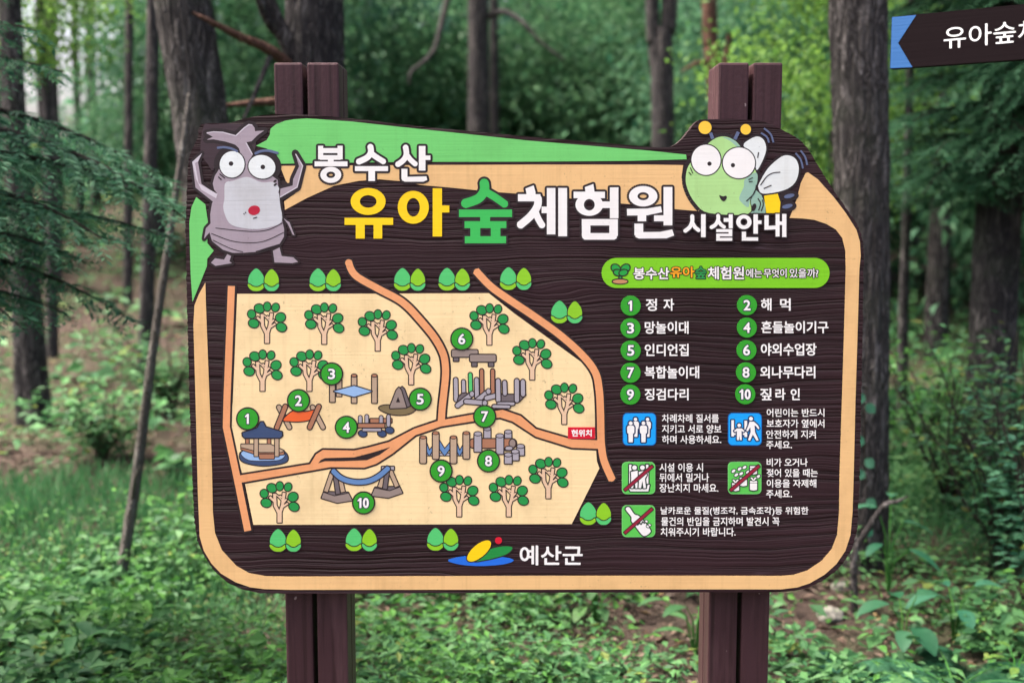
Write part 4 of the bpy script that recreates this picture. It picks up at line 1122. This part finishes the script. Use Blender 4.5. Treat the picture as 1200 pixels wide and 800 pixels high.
# left slope trunks
t = tree_thing('pine_tree', 'dark trunk with flared foot on the left slope under the feathery boughs', [down(43, 530, 7.6), at(42, 505, 7.6), at(36, 440, 7.6), at(30, 340, 7.6), at(22, 200, 7.6), at(15, 90, 7.6), at(5, -200, 7.6), at(0, -700, 7.6)], [.19, .115, .098, .09, .078, .07, .06, .04], BARK_DARK, seg=26, rough=.08, fluted=.18, seed=1)
crown_on(t, PINE_S, at(0, -700, 7.6) + Vector((-.4, 0, 2.0)), 1.0, .7)
t = tree_thing('pine_tree', 'slim dark trunk standing just left of the pale leaning sapling', [down(170, 500, 8.5), at(171, 400, 8.5), at(174, 290, 8.5), at(178, 100, 8.5), at(186, -560, 8.5)], [.062, .054, .05, .045, .03], BARK_FAR, seg=16, seed=3)
crown_on(t, PINE_S, at(182, -560, 8.5) + Vector((0, 0, 1.0)), .8, 2.2)
t = tree_thing('pine_tree', 'thin far trunk between the dark flared trunk and the leaning sapling', [down(150, 400, 12), at(150, 300, 12), at(151, 100, 12), at(154, -470, 12)], [.055, .048, .042, .03], BARK_FAR, seg=14, seed=6)
crown_on(t, PINE_S, at(152, -470, 12) + Vector((0, 0, 1.2)), .9, .2)
for k, (px, Y, w, lab) in enumerate(((62, 12.5, .085, 'dark trunk at upper left, the nearer of two standing close together'), (52, 13.5, .07, 'slim dark trunk at upper left, the farther of two standing close together'), (110, 16, .08, 'dim trunk deep in the wood above the left slope'), (92, 14.5, .05, 'very thin trunk in the dim wood at upper left'))):
    t = tree_thing('pine_tree', lab, [down(px, 330, Y), at(px + 3, 200, Y), at(px - 4, 60, Y), at(px - 12, -430, Y)], [w, w * .9, w * .8, w * .6], BARK_FAR, seg=12, seed=k * 2.2)
    crown_on(t, PINE_S, at(px - 12, -420, Y) + Vector((0, 0, .8)), .75, k)
# middle trunks above the sign
t = tree_thing('pine_tree', 'straight brown trunk rising behind the middle of the green hill on the sign', [down(562, 320, 14), at(561, 160, 14), at(560, 0, 14), at(556, -480, 14)], [.14, .125, .115, .08], BARK_FAR, seg=20, seed=11)
limb(t, [at(571, 20, 14), at(590, 14, 13.8), at(612, 26, 13.6), at(632, 48, 13.5), at(660, 70, 13.4)], [.04, .034, .028, .02, .01], BARK_DARK)
limb(t, [at(552, -60, 14), at(530, -20, 13.7), at(518, 25, 13.5), at(508, 60, 13.4), at(490, 78, 13.3), at(481, 85, 13.2), at(480, 100, 13.2)], [.05, .042, .036, .03, .026, .02, .008], BARK_DARK)
crown_on(t, PINE_S, at(558, -300, 14) + Vector((0, 0, 2.2)), 1.1, 3)
t = tree_thing('pine_tree', 'slender bluish trunk just right of the straight brown trunk above the sign', [down(580, 330, 16), at(580, 150, 16), at(579, 0, 16), at(577, -400, 16)], [.07, .062, .055, .04], BARK_FAR, seg=12, seed=12)
crown_on(t, PINE_S, at(578, -200, 16) + Vector((0, 0, 2.0)), 1.0, 1)
t = tree_thing('pine_tree', 'far grey trunk right of the left sign post', [down(462, 330, 18), at(462, 150, 18), at(464, 0, 18), at(466, -200, 18)], [.09, .08, .07, .05], BARK_FAR, seg=12, seed=13)
crown_on(t, PINE_S, at(466, -180, 18), 1.1, 1.5)
t = tree_thing('forked_tree', 'forked brown trunk left of the bee on the sign', [down(778, 360, 11), at(777, 175, 11), at(776, 90, 11), at(778, 40, 11), at(786, -20, 11), at(800, -560, 11)], [.115, .10, .10, .085, .07, .05], BARK_FAR, seg=22, seed=14)
limb(t, [at(775, 100, 11), at(768, 50, 11), at(764, 0, 11), at(752, -500, 11)], [.085, .07, .062, .045], BARK_FAR, 14, 'trunk_fork')
crown_on(t, PINE_S, at(776, -230, 11) + Vector((0, 0, 2.6)), 1.0, 4)
t = tree_thing('red_pine', 'reddish slim pine trunk behind the right sign post', [down(850, 360, 12.5), at(842, 150, 12.5), at(834, 60, 12.5), at(831, 0, 12.5), at(820, -480, 12.5)], [.105, .09, .08, .076, .05], BARK_RED, seg=18, seed=15)
limb(t, [at(843, 150, 12.5), at(850, 80, 12.4), at(855, 40, 12.3)], [.05, .045, .03], BARK_RED, 10)
limb(t, [at(838, 70, 12.5), at(815, 75, 12.2), at(798, 85, 12)], [.03, .022, .01], BARK_RED, 8)
crown_on(t, PINE_S, at(826, -190, 12.5) + Vector((0, 0, 2.6)), 1.0, .9)
t = tree_thing('thin_tree', 'thin dark trunk in the gap right of the furrowed pine', [down(1057, 620, 7.2), at(1057, 520, 7.2), at(1058, 400, 7.2), at(1061, 280, 7.2), at(1066, 100, 7.2), at(1074, -420, 7.2)], [.038, .032, .03, .028, .024, .015], BARK_DARK, seg=14, seed=16)
crown_on(t, BROAD_B, at(1070, -190, 7.2) + Vector((0, 0, 1.6)), .8, .9)

# conifers with feathery boughs
def conifer(name, label, base, height, rad, boughs, seed, mat=CYPRESS, bark=BARK_DARK, r0=.14, clear=.4, fine=1.0, az_lim=None, lean=(0, 0), zs=None):
    r = np.random.default_rng(seed)
    b = Vector(base)
    t = thing(name, label, 'tree', b)
    V, Qd = tube([b + Vector((0, 0, -.3)), b + Vector((0, 0, .3)), b + Vector((lean[0] * .5, lean[1] * .5, height * .5)), b + Vector((lean[0], lean[1], height))], [r0 * 1.3, r0, r0 * .7, .02], 24, .08, .1, seed, res=.07)
    place_mesh('trunk', mesh_np('trunk', V, Qd, None, [bark], smooth=True), t)
    parts, sticks = [], []
    for k in range(boughs):
        f = (k + r.uniform(0, 1)) / boughs
        z = clear + (height - clear) * f
        az = r.uniform(*az_lim) if az_lim else k * 2.4 + r.uniform(-.4, .4)
        ln = rad * (1 - .75 * f) * r.uniform(.7, 1.1)
        if zs: z, ln, az = zs[k]; f = z / height
        spray(r, np.array([b.x + lean[0] * f, b.y + lean[1] * f, b.z + z]), az, ln, r.uniform(.18, .42), parts, sticks, fine)
    V, Qd = join(parts); place_mesh('foliage', mesh_np('foliage', V, Qd, None, [mat]), t)
    V, Qd = join(sticks); place_mesh('boughs', mesh_np('boughs', V, Qd, None, [STEMM], smooth=True), t)
    return t
p = down(1155, 590, 6.5, 0)
rz_ = np.random.default_rng(77)
ZC = []
for k in range(150):
    az = -1.57 + rz_.uniform(-2.3, 2.3)
    ZC.append((1.5 + 2.0 * k / 150 + .1 * rz_.normal(), (rz_.uniform(.5, .85) if math.cos(az) < -.2 else rz_.uniform(.9, 1.6)), az))
ZC += [(3.6 + .13 * k, 1.5 - .04 * k, 2.4 * k) for k in range(24)]
conifer('cypress_tree', 'dark feathery cypress with drooping boughs under the direction sign', p, 7.5, 1.95, len(ZC), 5, r0=.135, fine=1.25, zs=ZC, mat=HEMLOCK)
hx = at(-130, 300, 3.7).x - .45
ZS = [(1.90, 1.50, -.05), (1.98, 1.36, .22), (1.80, 1.42, .12), (1.70, 1.28, -.2), (1.62, 1.36, .30), (1.55, 1.10, -.05), (1.48, 1.22, .18), (1.42, 1.0, -.3), (2.14, .98, .35), (2.22, 1.0, -.1), (1.36, 1.0, .0), (1.66, 1.0, .55), (1.86, 1.05, -.35), (2.4, .9, .1)]
ZS += [(2.9 + .16 * k, 1.25 - .09 * k, 2.4 * k) for k in range(10)] + [(1.5 + .3 * k, .9, 2.2 + .9 * k) for k in range(5)]
conifer('hemlock_tree', 'feathery conifer whose lit boughs reach in from the left edge', (hx, 3.9, gz(hx, 3.9)), 4.7, 1.75, len(ZS), 9, r0=.09, fine=1.35, zs=ZS, mat=HEMLOCK)
# slim wood behind
p = down(1090, 560, 10.5, 0)
conifer('cypress_tree', 'shadowed cypress filling the gap behind the thin dark trunk', p, 7, 1.7, 40, 15, clear=2.0, r0=.1, fine=.7)

# ------------------------------------------------------------------ the wood behind: individual trees, shared crowns
def far_tree(kind, px, Y, crown, cz, s, rz, label, group, bark=BARK_FAR, w=.07):
    b = down(px, 300, Y, 0)
    t = thing(kind, label, 'tree', b, group)
    V, Qd = tube([b + Vector((0, 0, -.3)), b + Vector((.05, 0, cz * .5)), b + Vector((0, 0, cz + s))], [w * 1.2, w, w * .4], 8, .1, 0, px * .1, res=.4)
    place_mesh('trunk', mesh_np('trunk', V, Qd, None, [bark], smooth=True), t)
    crown_on(t, crown, b + Vector((0, 0, cz)), s, rz)
    return t
GA, GB, GC = 'young broadleaf trees filling the wood behind the sign', 'dark pines standing deep in the wood', 'light green broadleaf trees behind the right post'
k = 0
for (px, Y, cz, s) in ((185, 14, 1.6, .55), (-150, 16, 3.2, .7), (255, 14, 2.3, .8), (320, 16, 2.8, .9), (430, 17, 2.6, 1.0), (530, 21, 2.6, 1.2), (640, 18, 2.0, 1.0), (720, 17, 2.0, .8),
                       (770, 20, 3.2, 1.2), (820, 18, 2.6, 1.0), (900, 14, 2.4, .9), (1000, 14, 2.2, .9), (1070, 16, 3, 1), (1150, 13, 2.2, .9), (1220, 12, 3.0, 1), (-260, 13, 2.4, 1), (-330, 13, 2.6, 1.1), (1300, 11, 2.6, 1.1), (560, 18, 1.5, .8), (690, 17.5, 1.4, .75)):
    far_tree('young_tree', px, Y, BROAD_A if k % 2 else BROAD_B, cz, s, k * 1.7, 'bushy green young tree blurred in the wood behind the map sign', GA); k += 1
for (px, Y, cz, s) in ((5, 21, 6.2, .9), (290, 18, 4.4, 1.1), (400, 22, 3.6, 1.3), (620, 21, 3.4, 1.2), (760, 22, 3.8, 1.3), (870, 20, 3.6, 1.1), (980, 21, 4.4, 1.3), (1110, 19, 4.4, 1.2), (1240, 20, 4.4, 1.3),
                       (-160, 20, 5.2, 1.0), (255, 26, 4.2, 1.3), (370, 27, 4.0, 1.2), (470, 28, 4.2, 1.2), (600, 26, 3.6, 1.15), (705, 28, 3.8, 1.2), (815, 27, 3.8, 1.2), (950, 26, 4.2, 1.3), (1080, 27, 5.2, 1.7), (1200, 26, 5, 1.6), (70, 30, 7.5, 1.0)):
    far_tree('far_pine', px, Y, PINE_A if k % 2 else PINE_B, cz, s, k * 1.3, 'dark blue green pine standing deep in the wood behind the sign', GB, BARK_FAR, .10); k += 1
far_tree('light_green_tree', 968, 8.2, LIME_A, 2.3, .5, 1.0, 'bright yellow green tree between the right post and the furrowed pine', None, BARK_FAR, .045)
far_tree('light_green_tree', 55, 9.5, LIME_A, 3.05, .42, 2.0, 'bright green crown at the top left corner', None, BARK_FAR, .045)
far_tree('light_green_tree', 690, 23, LIME_A, 3.6, .9, 4.0, 'sunlit light green tree deep behind the long slope of the sign top', None, BARK_FAR, .06)
far_tree('light_green_tree', 505, 24, LIME_A, 4.0, .9, 5.0, 'sunlit light green tree far behind the title lettering', None, BARK_FAR, .06)
far_tree('light_green_tree', 925, 15, LIME_A, 2.8, .6, 3.0, 'pale green tree farther back right of the right post', None, BARK_FAR, .05)

# ------------------------------------------------------------------ plants near the ground
def rosettes(n, xr, yr, dens, size, hgt, leaves, r, xfun=None):
    parts = []
    made = 0
    tries = 0
    while made < n and tries < n * 6:
        tries += 1
        y = r.uniform(*yr); x = r.uniform(-1, 1) * (0.50 * y + 1.5)
        if noise.noise(Vector((x * .9, y * .9, dens[1]))) + r.uniform(-.35, .35) < dens[0]: continue
        if xfun and r.uniform() > xfun(x, y): continue
        z = gz(x, y); made += 1
        m = int(r.integers(leaves[0], leaves[1])); H = hgt * r.uniform(.35, 1.25)
        lev = r.uniform(.15, 1, m)
        a = r.uniform(0, 2 * math.pi, m)
        sp = r.uniform(.03, .10, m) * (size / .05) * 0.9
        ln = np.array([r.normal() * .25, r.normal() * .25])
        Cn = np.stack([x + np.cos(a) * sp + ln[0] * lev * H, y + np.sin(a) * sp + ln[1] * lev * H, z + lev * H], 1)
        D = np.stack([np.cos(a), np.sin(a), r.uniform(-.5, .35, m)], 1)
        N = np.tile([0, 0, 1.0], (m, 1)) + r.normal(size=(m, 3)) * .35
        sp_n = noise.noise(Vector((x * 1.6, y * 1.6, 55 + dens[1])))
        big = (1.25 if sp_n > .18 else .62 if sp_n < -.12 else 1.0) * r.uniform(.75, 1.3)
        L_ = size * big * r.uniform(.6, 1.4, m)
        wr = .34 if sp_n < -.12 else .62 if sp_n > .18 else .42
        parts.append(quad_leaves(Cn, D, N, L_, L_ * wr * r.uniform(.8, 1.2, m), .18))
    return join(parts)
def bare(x, y):     # the trodden, littered patch at the foot of the right post
    c = at(780, 770, 4.2); d = at(980, 760, 4.3)
    f = min(1, ((x - c.x) / .55) ** 2 + ((y - 4.35) / .9) ** 2)
    g = min(1, ((x - d.x) / .5) ** 2 + ((y - 4.6) / .8) ** 2)
    return max(.10, f * g)
r = np.random.default_rng(41)
V, Qd = rosettes(3600, (0, 0), (3.2, 6.6), (-.10, 4.0), .045, .18, (9, 18), r, lambda x, y: bare(x, y) * (.5 if x > .35 and y < 5.4 else 1) * (1 - .93 * sstep(.9, 1.6, -x) * sstep(4.8, 5.5, y)))
tag(link('undergrowth', mesh_np('undergrowth', V, Qd, None, [UNDER])), 'low leafy green undergrowth covering the ground around the posts', 'undergrowth', kind='stuff')
V, Qd = rosettes(1000, (0, 0), (3.2, 5.6), (.05, 14.0), .04, .2, (8, 16), r, lambda x, y: .95 if x < .2 else .25)
tag(link('weeds', mesh_np('weeds', V, Qd, None, [UNDERG])), 'fresh yellow green weeds growing in patches near the left post', 'weeds', kind='stuff')
def bank(x, y): return 1 - .72 * sstep(.8, 2.2, -x) * sstep(6.2, 7.2, y) * sstep(16, 11, y)
V, Qd = rosettes(4600, (0, 0), (6.4, 24), (.0, 7.0), .085, .35, (7, 14), r, bank)
tag(link('slope_plants', mesh_np('slope_plants', V, Qd, None, [UNDER])), 'green plants and seedlings scattered over the rising slope', 'undergrowth', kind='stuff')
V, Qd = rosettes(2000, (0, 0), (17, 40), (-.3, 2.0), .2, .95, (10, 18), r, lambda x, y: 1 if x > -.27 * y or y < 24 else .12)
tag(link('hill_thicket', mesh_np('hill_thicket', V, Qd, None, [BROAD])), 'dense shadowy thicket covering the hillside under the far trees', 'thicket', kind='stuff')
# grass
n = 90000
y = r.uniform(4.4, 9.5, n); x = r.uniform(-1, 1, n) * (0.47 * y + 1.2)
keep = np.array([noise.noise(Vector((a * .6, b * .6, 31.0))) + (.42 if a < -.8 and b < 6.4 else -.45 if a < -.8 else -.2) > r.uniform(-.2, .25) for a, b in zip(x, y)])
x, y = x[keep], y[keep]; n = len(x)
z = np.array([gz(a, b) for a, b in zip(x, y)])
D = np.stack([r.normal(size=n) * .5, r.normal(size=n) * .5, np.ones(n)], 1)
L_ = r.uniform(.07, .2, n)
V, Qd = quad_leaves(np.stack([x, y, z - .005], 1), D, r.normal(size=(n, 3)), L_, np.full(n, .007), .1)
tag(link('grass', mesh_np('grass', V, Qd, None, [GRASSM])), 'thin green grass growing on the bank left of the sign', 'grass', kind='stuff')
# dry leaf litter
n = 30000
y = 3.2 + 10.5 * r.uniform(0, 1, n) ** 1.25; x = r.uniform(-1, 1, n) * (0.47 * y + 1.2)
z = np.array([gz(a, b) for a, b in zip(x, y)])
a = r.uniform(0, 2 * math.pi, n)
D = np.stack([np.cos(a), np.sin(a), r.normal(size=n) * .25], 1)
N = np.tile([0, 0, 1.0], (n, 1)) + r.normal(size=(n, 3)) * .4
L_ = r.uniform(.02, .065, n)
V, Qd = quad_leaves(np.stack([x, y, z + r.uniform(.002, .015, n)], 1), D, N, L_, L_ * r.uniform(.25, .6, n), .3)
tag(link('leaf_litter', mesh_np('leaf_litter', V, Qd, None, [LITTER])), 'brown dry leaves and needles lying on the soil', 'leaf litter', kind='stuff')

def blade(base, d, up_, L_, W, mat_parts, n=6, droop=.35, serr=0.0):
    """a broad leaf with a curved midrib: strip of 2 x n faces"""
    d = Vector(d).normalized(); s = d.cross(Vector(up_)).normalized(); u = s.cross(d)
    V, Qd = [], []
    for i in range(n + 1):
        t = i / n
        w = W / 2 * (math.sin(math.pi * min(1, t * .93 + .05)) ** .75) if 0 < i < n else 0.004
        c = Vector(base) + d * L_ * t - Vector((0, 0, droop * L_ * t * t))
        V += [tuple(c - s * w + u * w * .28), tuple(c), tuple(c + s * w + u * w * .28)]
    for i in range(n):
        for j in (0, 1): Qd.append((i * 3 + j, i * 3 + j + 1, i * 3 + j + 4, i * 3 + j + 3))
    mat_parts.append((np.array(V), np.array(Qd)))
def plant(name, label, base, leaves, mat, stemr=.004, cat='plant'):
    """leaves: (azimuth, height, reach, length, width, pitch)"""
    b = Vector(base); t = thing(name, label, cat, b)
    lp, sp = [], []
    for (az, h, reach, L_, W, pit) in leaves:
        d = Vector((math.cos(az), math.sin(az), 0))
        q = b + d * reach + Vector((0, 0, h))
        sp.append(tube([b + Vector((0, 0, -.03)), b + d * reach * .3 + Vector((0, 0, h * .7)), q], [stemr, stemr * .8, stemr * .5], 5))
        blade(q, (d.x, d.y, pit), (0, 0, 1), L_, W, lp)
    V, Qd = join(lp); place_mesh('leaves', mesh_np('leaves', V, Qd, None, [mat], smooth=True), t)
    V, Qd = join(sp); place_mesh('stems', mesh_np('stems', V, Qd, None, [UNDERG], smooth=True), t)
    return t
def on_ground(px, py, Y): p = at(px, py, Y); return Vector((p.x, Y, gz(p.x, Y)))
plant('broadleaf_plant', 'large leaved green plant in front of the furrowed pine', on_ground(1058, 760, 4.15), [(3.4, .20, .06, .13, .075, .1), (.3, .22, .05, .13, .08, .15), (-1.3, .13, .06, .13, .085, -.1), (1.6, .2, .05, .10, .06, .2), (4.4, .12, .07, .11, .06, 0)], BIGLEAF)
plant('broadleaf_plant', 'large leaved green plant nearest the stone pair on its right', on_ground(1118, 760, 4.3), [(3.3, .19, .07, .13, .07, .0), (.1, .22, .07, .13, .07, .2), (-1.6, .15, .06, .11, .06, 0), (1.7, .2, .06, .1, .05, .2)], BIGLEAF)
plant('broadleaf_plant', 'leafy seedling against the foot of the furrowed pine', on_ground(1040, 690, 4.75), [(2.9, .36, .05, .13, .06, .1), (.2, .30, .06, .14, .06, -.1), (-.6, .2, .08, .13, .06, -.2), (3.8, .22, .05, .1, .05, 0), (1.2, .4, .03, .1, .05, .2)], BIGLEAF)
plant('yellow_green_seedling', 'bright yellow green seedling at the right edge', on_ground(1192, 770, 3.9), [(3.0, .10, .04, .07, .03, .2), (.4, .12, .04, .07, .03, .2), (-1.2, .06, .05, .07, .03, 0), (2.2, .13, .03, .06, .03, .3), (4.2, .08, .04, .06, .03, .1)], LIMELEAF)
for q, (px, py, Y, lab) in enumerate(((90, 770, 3.9, 'leafy dark green plant at the lower left corner'), (15, 700, 4.3, 'tall leafy weed at the left edge above the corner plant'), (700, 720, 4.5, 'broad leaved weed under the middle right of the sign'), (815, 745, 4.2, 'leafy weed hugging the right post'))):
    rr = np.random.default_rng(q + 50)
    plant('weed_plant', lab, on_ground(px, py, Y), [(rr.uniform(0, 6.28), rr.uniform(.06, .26), rr.uniform(.03, .12), rr.uniform(.08, .13), rr.uniform(.035, .055), rr.uniform(-.1, .4)) for _ in range(14)], UNDER)
# fern
def fern(label, base, fronds, L0):
    b = Vector(base); t = thing('fern', label, 'fern', b); lp, sp = [], []
    rr = np.random.default_rng(int(base[0] * 100) % 97)
    for az in fronds:
        d = Vector((math.cos(az), math.sin(az), 0)); s = Vector((-d.y, d.x, 0)); L_ = L0 * rr.uniform(.8, 1.15)
        pts = [b + d * L_ * (k / 10) + Vector((0, 0, L_ * (.75 * (k / 10) - .62 * (k / 10) ** 2))) for k in range(11)]
        sp.append(tube(pts, [.0035 * (1.1 - k / 10) for k in range(11)], 5))
        for k in range(34):
            u = .12 + .88 * k / 34; i = min(int(u * 10), 9); f = u * 10 - i; q = pts[i].lerp(pts[i + 1], f)
            w = L_ * .27 * math.sin(math.pi * min(1, (u * .9 + .1))) ** .8 + .008
            for sg in (-1, 1): blade(q, s * sg + d * .35 + Vector((0, 0, -.1)), (0, 0, 1), w, .017 * L_ / .35, lp, 3, .2)
    V, Qd = join(lp); place_mesh('fronds', mesh_np('fronds', V, Qd, None, [BIGLEAF], smooth=True), t)
    V, Qd = join(sp); place_mesh('stems', mesh_np('stems', V, Qd, None, [UNDERG], smooth=True), t)
fern('green fern spreading below the large leaved plants at lower right', on_ground(1120, 795, 3.85), (3.6, 2.7, .3, -.5, 5.2, 1.5), .36)
fern('small fern near the furrowed pine in the lower right', on_ground(1010, 790, 4.0), (3.3, 2.2, .4, -.9, 4.5), .22)
# twiggy shrub on the right
def shrub(label, base, h, spread, stems, leaves, mat, seed, size=.05):
    rr = np.random.default_rng(seed); b = Vector(base); t = thing('leafy_shrub', label, 'shrub', b); sp = []; C_, D_, N_ = [], [], []
    for k in range(stems):
        az = rr.uniform(0, 6.28); out = rr.uniform(.15, 1) * spread; hh = h * rr.uniform(.55, 1.05)
        pts = [b + Vector((math.cos(az) * out * (q / 5) ** 1.4 + rr.normal() * .015, math.sin(az) * out * (q / 5) ** 1.4, hh * q / 5)) for q in range(6)]
        sp.append(tube(pts, [.007 * (1.15 - q / 5) + .001 for q in range(6)], 5))
        for m in range(leaves):
            u = rr.uniform(.22, 1) * 5; i = min(int(u), 4); q = pts[i].lerp(pts[i + 1], u - i)
            a2 = rr.uniform(0, 6.28); off = rr.uniform(.01, .14)
            C_.append(tuple(q + Vector((math.cos(a2) * off, math.sin(a2) * off, rr.normal() * .04)))); D_.append((math.cos(a2), math.sin(a2), rr.uniform(-.4, .4))); N_.append((rr.normal() * .4, rr.normal() * .4, 1))
    L_ = size * rr.uniform(.6, 1.3, len(C_))
    V, Qd = quad_leaves(np.array(C_), np.array(D_), np.array(N_), L_, L_ * .5, .15); place_mesh('foliage', mesh_np('foliage', V, Qd, None, [mat]), t)
    V, Qd = join(sp); place_mesh('stems', mesh_np('stems', V, Qd, None, [STEMM], smooth=True), t)
shrub('tall twiggy green shrub at the right edge below the cypress', on_ground(1170, 690, 5.0), 1.05, .55, 26, 55, BROAD, 3)
shrub('loose leafy shrub between the thin dark trunk and the right edge', on_ground(1110, 660, 5.6), .85, .45, 18, 42, UNDER, 4)
shrub('big leafy shrub cut by the right edge of the picture', on_ground(1225, 720, 4.6), 1.0, .5, 22, 50, BROAD, 6)
shrub('small yellow green shrub in the lit gap beside the furrowed pine', on_ground(1085, 600, 6.6), .75, .4, 14, 40, UNDERG, 8)
shrub('low bush at the foot of the left slope', on_ground(120, 570, 6.8), .5, .5, 16, 50, UNDER, 12, .06)
shrub('low bush in the hollow left of the sign', on_ground(200, 520, 8.0), .6, .5, 16, 50, UNDER, 13, .06)
# ivy on the furrowed pine
b = on_ground(1020, 690, 4.96); t = thing('ivy', 'sprig of ivy leaves climbing the right side of the furrowed pine', 'ivy', b); lp = []; pts = []
for k, (px, py) in enumerate(((1012, 462), (1015, 474), (1011, 512), (1014, 538), (1012, 551), (1016, 585), (1021, 618))):
    blade(at(px, py, 4.975), (.6 if k % 2 else -.6, -.3, -.5), (0, -1, .2), .045, .045, lp, 4, .1)
V, Qd = join(lp); place_mesh('leaves', mesh_np('leaves', V, Qd, None, [BIGLEAF], smooth=True), t)
V, Qd = tube([b] + [at(px, py, 4.985) for px, py in ((1018, 650), (1016, 590), (1013, 540), (1013, 480), (1012, 460))], [.003] * 6, 5); place_mesh('stem', mesh_np('stem', V, Qd, None, [STEMM], smooth=True), t)
# broken branch stuck in the ground, stones
t = thing('dead_branch', 'bent dead branch standing in front of the furrowed pine', 'branch', on_ground(1002, 722, 4.6))
V, Qd = tube([on_ground(1002, 722, 4.6) + Vector((0, 0, -.05)), at(1001, 690, 4.6), at(1001, 650, 4.6), at(1010, 631, 4.6), at(1036, 592, 4.58), at(1050, 588, 4.56), at(1064, 581, 4.55)], [.016, .0145, .0135, .013, .012, .008, .004], 10, .15, 0, 2, res=.02)
place_mesh('stick', mesh_np('stick', V, Qd, None, [BARK], smooth=True), t)
def stone(label, px, py, Y, s, seed):
    b = on_ground(px, py, Y)
    bm = bmesh.new(); bmesh.ops.create_icosphere(bm, subdivisions=4, radius=1)
    for v in bm.verts:
        k = 1 + .28 * noise.noise(v.co * 1.3 + Vector((seed, 0, 0))) + .07 * noise.noise(v.co * 5)
        v.co = Vector((v.co.x * s * 1.2 * k, v.co.y * s * k, v.co.z * s * .75 * k))
    me = bpy.data.meshes.new('stone'); bm.to_mesh(me); bm.free(); me.materials.append(STONEM)
    for q in me.polygons: q.use_smooth = True
    o = link('stone', me); o.location = b + Vector((0, 0, s * .25)); tag(o, label, 'stone')
q = NT('pale_stone'); o_ = q.coords((1, 1, 1)); nn = q.noise(o_, 30, 5, .7)
q.base(q.mix(nn, (.11, .105, .09), (.26, .25, .215)), .9, .2); q.bump(nn, .6, .01); STONEM = q.m
stone('larger pale stone lying right of the right post', 972, 722, 4.55, .045, 1)
stone('smaller pale stone behind the larger one', 985, 703, 4.8, .03, 7)

# ------------------------------------------------------------------ direction sign, upper right
A = at(1044, 50.5, 2.42); Bp = at(1200, 37.3, 2.27)
ux = (Bp - A).normalized()
nrm = Vector((ux.y, -ux.x, 0)).normalized()          # faces the camera
if nrm.y > 0: nrm = -nrm
DP = Plane(A, nrm)
post_p = A + ux * 0.92
ds = thing('direction_sign', 'dark brown direction board with a blue arrow tip at the upper right', 'sign', (post_p.x, post_p.y, 0))
Q0 = [(1045, 19.9), (1205, 4.6), (1205, 69.2), (1042.7, 80.8)]
c = [DP.hit(*p) for p in Q0]
ext = (c[1] - c[0]).normalized(); ext2 = (c[2] - c[3]).normalized()
c[1] = c[0] + ext * .95; c[2] = c[3] + ext2 * .95
back = [p - nrm * .022 for p in c]
V = [tuple(p) for p in c + back]
me = mesh_np('arrow_board', V, [(0, 1, 2, 3), (7, 6, 5, 4), (0, 4, 5, 1), (1, 5, 6, 2), (2, 6, 7, 3), (3, 7, 4, 0)], None, [paint_mat('direction_board_brown', (18, 11, 14), .15, .8)])
MATS['direction_board_brown'].node_tree.nodes['Principled BSDF'].inputs['Specular IOR Level'].default_value = 0.05
place_mesh('arrow_board', me, ds)
ink = Ink('arrow_tip', DP, ds, .0008)
f = zz(940, 0, 2.667)
ink.add([f([(281, 54.5), (357, 47.5), (300, 135), (345, 211), (275.5, 214)])], paint_mat('arrow_blue', (0, 72, 128), .1, .7)); ink.build()
# lettering follows the slope of the board
def on_slope(polys): return [[(x, y - (x - 1107) * 0.088) for x, y in p] for p in polys]
ink = Ink('lettering', DP, ds, .0008); ink.add(on_slope(text('유아숲체험원', 1106, 32, 1276, 57.5, 0)), paint_mat('board_letter_grey', (205, 208, 210), .1)); ink.build()
V, Qd = tube([(post_p.x, post_p.y + .05, -.4), (post_p.x, post_p.y + .05, 1.0), (post_p.x, post_p.y + .05, 2.15)], [.04, .04, .04], 20); V2_ = [(post_p.x, post_p.y + .05, 2.17)]
place_mesh('post', mesh_np('post', V, Qd, None, [TIMBER], smooth=True), ds)
